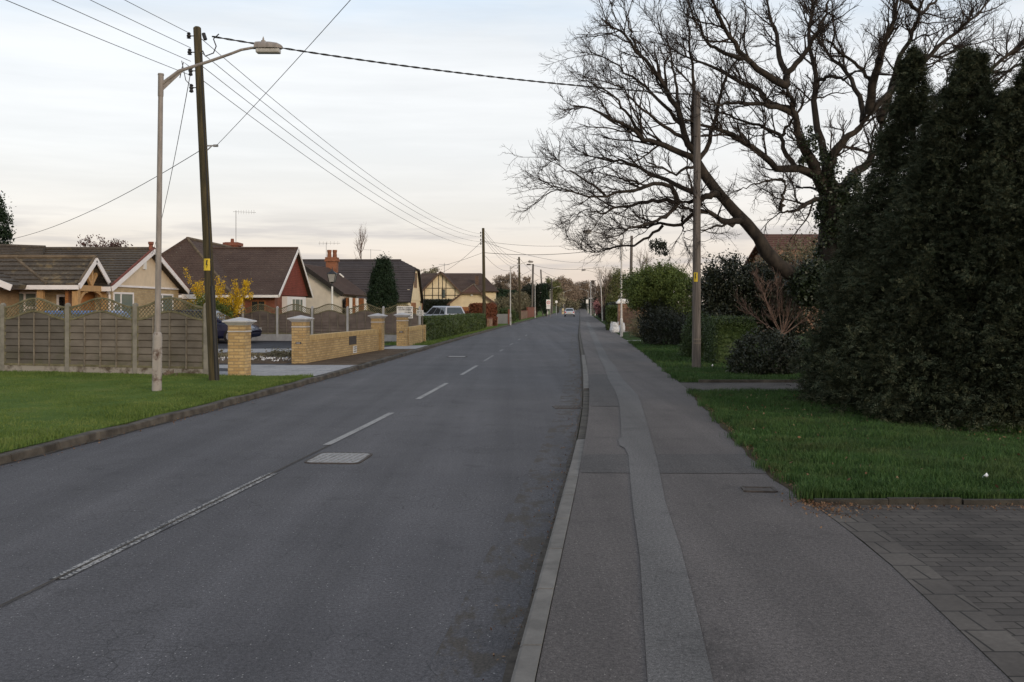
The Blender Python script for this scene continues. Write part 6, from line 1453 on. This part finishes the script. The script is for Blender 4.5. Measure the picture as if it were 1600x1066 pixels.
for k, (u, Y, sx, zt_) in enumerate(((784,114,1.3,466),(799,126,1.3,459),(813,142,1.4,457))):
    bz = P(0,zt_,Y).z; shrub('shrub', (P(u,0,Y).x,Y,.1), [((P(u,0,Y).x,Y,bz*.5),(sx,1.4,bz*.52)),((P(u,0,Y).x+.5,Y+.5,bz*.62),(sx*.7,1.0,bz*.4))], 7000, .09, 'oliveleaf', ('olive bare shrub left of the verge pole','olive bare shrub behind the verge pole','olive bare shrub before the weathered lamp pole')[k], seed=93+k, inner=.3, clumps=260, cs=.35)
leaf_tree('pine_tree', (P(838,0,170).x,170,.1), [(at(838,452,170),(2.3,1.8,.65)),(at(848,449,170),(1.3,1.2,.5)),(at(826,455,170),(1.2,1.2,.5)),(at(840,470,170),(1.5,1.4,1.6))], 12000, .14, 'holly', 'dark flat topped pine behind the leaning pole', 'tree', 96, .2, 4, .5, .5)
leaf_tree('conifer', (P(851.5,0,172).x,166,.1), [(at(851.5,470,166),(.55,.6,2.2)),(at(851,452,166),(.32,.4,.8))], 6000, .10, 'conifer', 'slim dark columnar conifer by the speed limit sign', 'tree', 97, .1, 2, .25, .7)
shrub('shrub', (P(787,0,92).x,92,.1), [((P(787,0,92).x,92.5,.8),(1.3,.8,.75))], 4500, .06, 'hedge', 'green shrub behind the left white lamp', seed=98, inner=.5, clumps=150, cs=.25)
bare_tree('budding_tree', (P(861,0,225).x,225,.1), 7.0, 4.0, 'yellow olive budding tree above the speed limit sign', 'tree', 99, tw='twig_olive', trunk_r=.2, levels=(14,9,6), leaf='willow', leafn=6000, leafs=.16)
shrub('flowering_shrub', (P(871,0,230).x,230,.1), [(at(871,466,230),(2.0,1.5,1.8))], 3000, .14, 'blossom', 'pale blossomed shrub by the round white disc', seed=100, inner=.2, clumps=100, cs=.5)
for k, (u, Y, H, sp) in enumerate(((872,260,8.0,4.2),(882,280,8.6,4.6),(892,300,7.2,4.4),(897,330,6.5,4.6))): bare_tree('bare_tree', (P(u,0,Y).x,Y,.1+gz(Y)), H, sp, ('brown bare tree left of the far carriageway, nearest of the far row','tallest brown bare tree of the far left row','brown bare tree above the moving silver car','brown bare tree at the far end of the left row')[k], 'tree', 101+k, tw='twig_brown', trunk_r=.25, levels=(14,9,6), leaf='brownleaf', leafn=7000, leafs=.17)
bare_tree('bare_tree', (P(913,0,340).x,340,.1+gz(340)), 8.0, 5.2, 'round brown tree standing at the far end of the road', 'tree', 106, tw='twig_brown', trunk_r=.3, levels=(16,9,6), leaf='brownleaf', leafn=9000, leafs=.2)
shrub('shrub', (P(914,0,330).x,330,.1+gz(330)), [(at(914,475,330),(3.5,2,1.9)),(at(922,478,320),(2.5,2,1.7))], 5000, .2, 'holly', 'dark shrubs where the road bends out of sight', seed=107, inner=.4, clumps=150, cs=.7, zmin=gz(330)+.1)
shrub('shrub', (P(890,0,300).x,290,.1), [(at(889,478,290),(3.0,2,1.7)),(at(897,477,320),(2.2,2,2.0))], 5000, .18, 'oliveleaf', 'pale olive shrubs left of the far carriageway', seed=108, inner=.3, clumps=150, cs=.7)
rng = np.random.default_rng(109)
def wood(name, x0, x1, y0, y1, h, n, label, seed, m='brownleaf'):
    rng = np.random.default_rng(seed); bl = []
    for k in range(int((x1-x0)/7)+1):
        x = x0+7*k+rng.uniform(-2,2); y = rng.uniform(y0,y1); H = h*rng.uniform(.75,1.1); bl.append(((x,y,gz(y)+H*.5),(5.5,4,H*.52)))
    w = leafy(name, bl, n, .42, m, None, seed, n//40, 1.1, .25); return stuff(w, label, 'wood')
wood('distant_wood', 18, 60, 425, 470, 10.5, 16000, 'far brown wood closing the end of the road', 110)
wood('distant_wood', -170, 12, 330, 400, 5.5, 26000, 'low far woodland beyond the houses on the left', 111)
wood('distant_wood', 40, 240, 330, 400, 6.0, 26000, 'low far woodland beyond the gardens on the right', 112)

# ------------------------------------------------------------------ light, sky, camera
w = bpy.data.worlds.new('World'); scene.world = w; w.use_nodes = True; nt = w.node_tree; nt.nodes.clear()
out = N(nt, 'ShaderNodeOutputWorld'); SUN_EL, SUN_AZ = R(13), math.atan2(.62, -.78)     # low behind the camera, a little to the right
sky = N(nt, 'ShaderNodeTexSky', sky_type='NISHITA', sun_disc=False); sky.sun_elevation = SUN_EL; sky.sun_rotation = SUN_AZ; sky.air_density = 1.0; sky.dust_density = 2.0
b1 = N(nt, 'ShaderNodeBackground'); b1.inputs['Strength'].default_value = .03; nt.links.new(sky.outputs[0], b1.inputs['Color'])
tc = N(nt, 'ShaderNodeTexCoord'); sp = N(nt, 'ShaderNodeSeparateXYZ'); nt.links.new(tc.outputs['Generated'], sp.inputs[0])
z = math_n(nt, 'MAXIMUM', sp.outputs[2], 0.0)
grad = ramp(nt, z, [(0.0,(.76,.63,.55)),(.04,(.80,.685,.61)),(.09,(.835,.775,.735)),(.16,(.872,.856,.848)),(.24,(.880,.875,.872)),(.31,(.815,.842,.866)),(.45,(.60,.66,.74)),(1.0,(.54,.59,.66))])
zz = math_n(nt, 'ADD', z, .10); cv = N(nt, 'ShaderNodeCombineXYZ')
nt.links.new(math_n(nt, 'DIVIDE', sp.outputs[0], zz), cv.inputs[0]); nt.links.new(math_n(nt, 'DIVIDE', sp.outputs[1], zz), cv.inputs[1])
mp = N(nt, 'ShaderNodeMapping'); mp.inputs['Scale'].default_value = (.55,.9,1); mp.inputs['Location'].default_value = (3.1,1.7,0); nt.links.new(cv.outputs[0], mp.inputs['Vector'])
cl1 = noise(nt, mp.outputs['Vector'], 1.5, 7, .55)
cloud = mix(nt, ramp(nt, cl1, [(.46,0),(.66,1)]), (1.0,1.0,1.0), (.86,.93,1.01)); grad = mix(nt, 1.0, grad, mix(nt, ramp(nt, z, [(.19,0),(.30,1)]), (1,1,1), cloud), 'MULTIPLY')
# low grey lavender bars of cloud
cs_ = N(nt, 'ShaderNodeMapping'); cs_.inputs['Scale'].default_value = (5.5,5.5,62); cs_.inputs['Location'].default_value = (.4,.2,.0); nt.links.new(tc.outputs['Generated'], cs_.inputs['Vector'])
bars = ramp(nt, noise(nt, cs_.outputs['Vector'], 1.0, 5, .55), [(.47,0),(.60,1)])
band = ramp(nt, z, [(.028,0),(.045,1),(.075,1),(.105,0)])
grad = mix(nt, math_n(nt, 'MULTIPLY', math_n(nt, 'MULTIPLY', bars, band), .75), grad, (.56,.51,.52))
thin = ramp(nt, noise(nt, cs_.outputs['Vector'], .45, 5, .6), [(.36,.915),(.62,1.02)]); grad = mix(nt, 1.0, grad, thin, 'MULTIPLY')
back = ramp(nt, math_n(nt, 'ADD', math_n(nt, 'MULTIPLY', sp.outputs[1], -.5), .5), [(.45,0),(.95,1)])
grad = mix(nt, back, grad, mix(nt, 1.0, grad, (1.30,1.16,1.02), 'MULTIPLY'))
b2 = N(nt, 'ShaderNodeBackground'); b2.inputs['Strength'].default_value = 1.0; nt.links.new(grad, b2.inputs['Color'])
ad = N(nt, 'ShaderNodeAddShader'); nt.links.new(b1.outputs[0], ad.inputs[0]); nt.links.new(b2.outputs[0], ad.inputs[1]); nt.links.new(ad.outputs[0], out.inputs['Surface'])
sl = bpy.data.lights.new('sun', 'SUN'); sl.energy = 1.25; sl.angle = R(18); sl.color = (1.0,.86,.70); so = bpy.data.objects.new('sun', sl); col.objects.link(so)
sd = Vector((math.sin(SUN_AZ)*math.cos(SUN_EL), math.cos(SUN_AZ)*math.cos(SUN_EL), math.sin(SUN_EL))); so.rotation_euler = (-sd).to_track_quat('-Z','Y').to_euler(); so.location = (0,-5,30)
cam = bpy.data.cameras.new('camera'); co = bpy.data.objects.new('camera', cam); col.objects.link(co)
co.location = (0,0,HC); co.rotation_euler = (R(90),0,0); cam.sensor_width = 36; cam.lens = F*36/1600; cam.shift_y = -(V0*-1+533)/1600
cam.clip_start = .05; cam.clip_end = 6000; scene.camera = co
scene.view_settings.view_transform = 'Standard'; scene.view_settings.look = 'None'; scene.view_settings.exposure = 0; scene.view_settings.gamma = 1
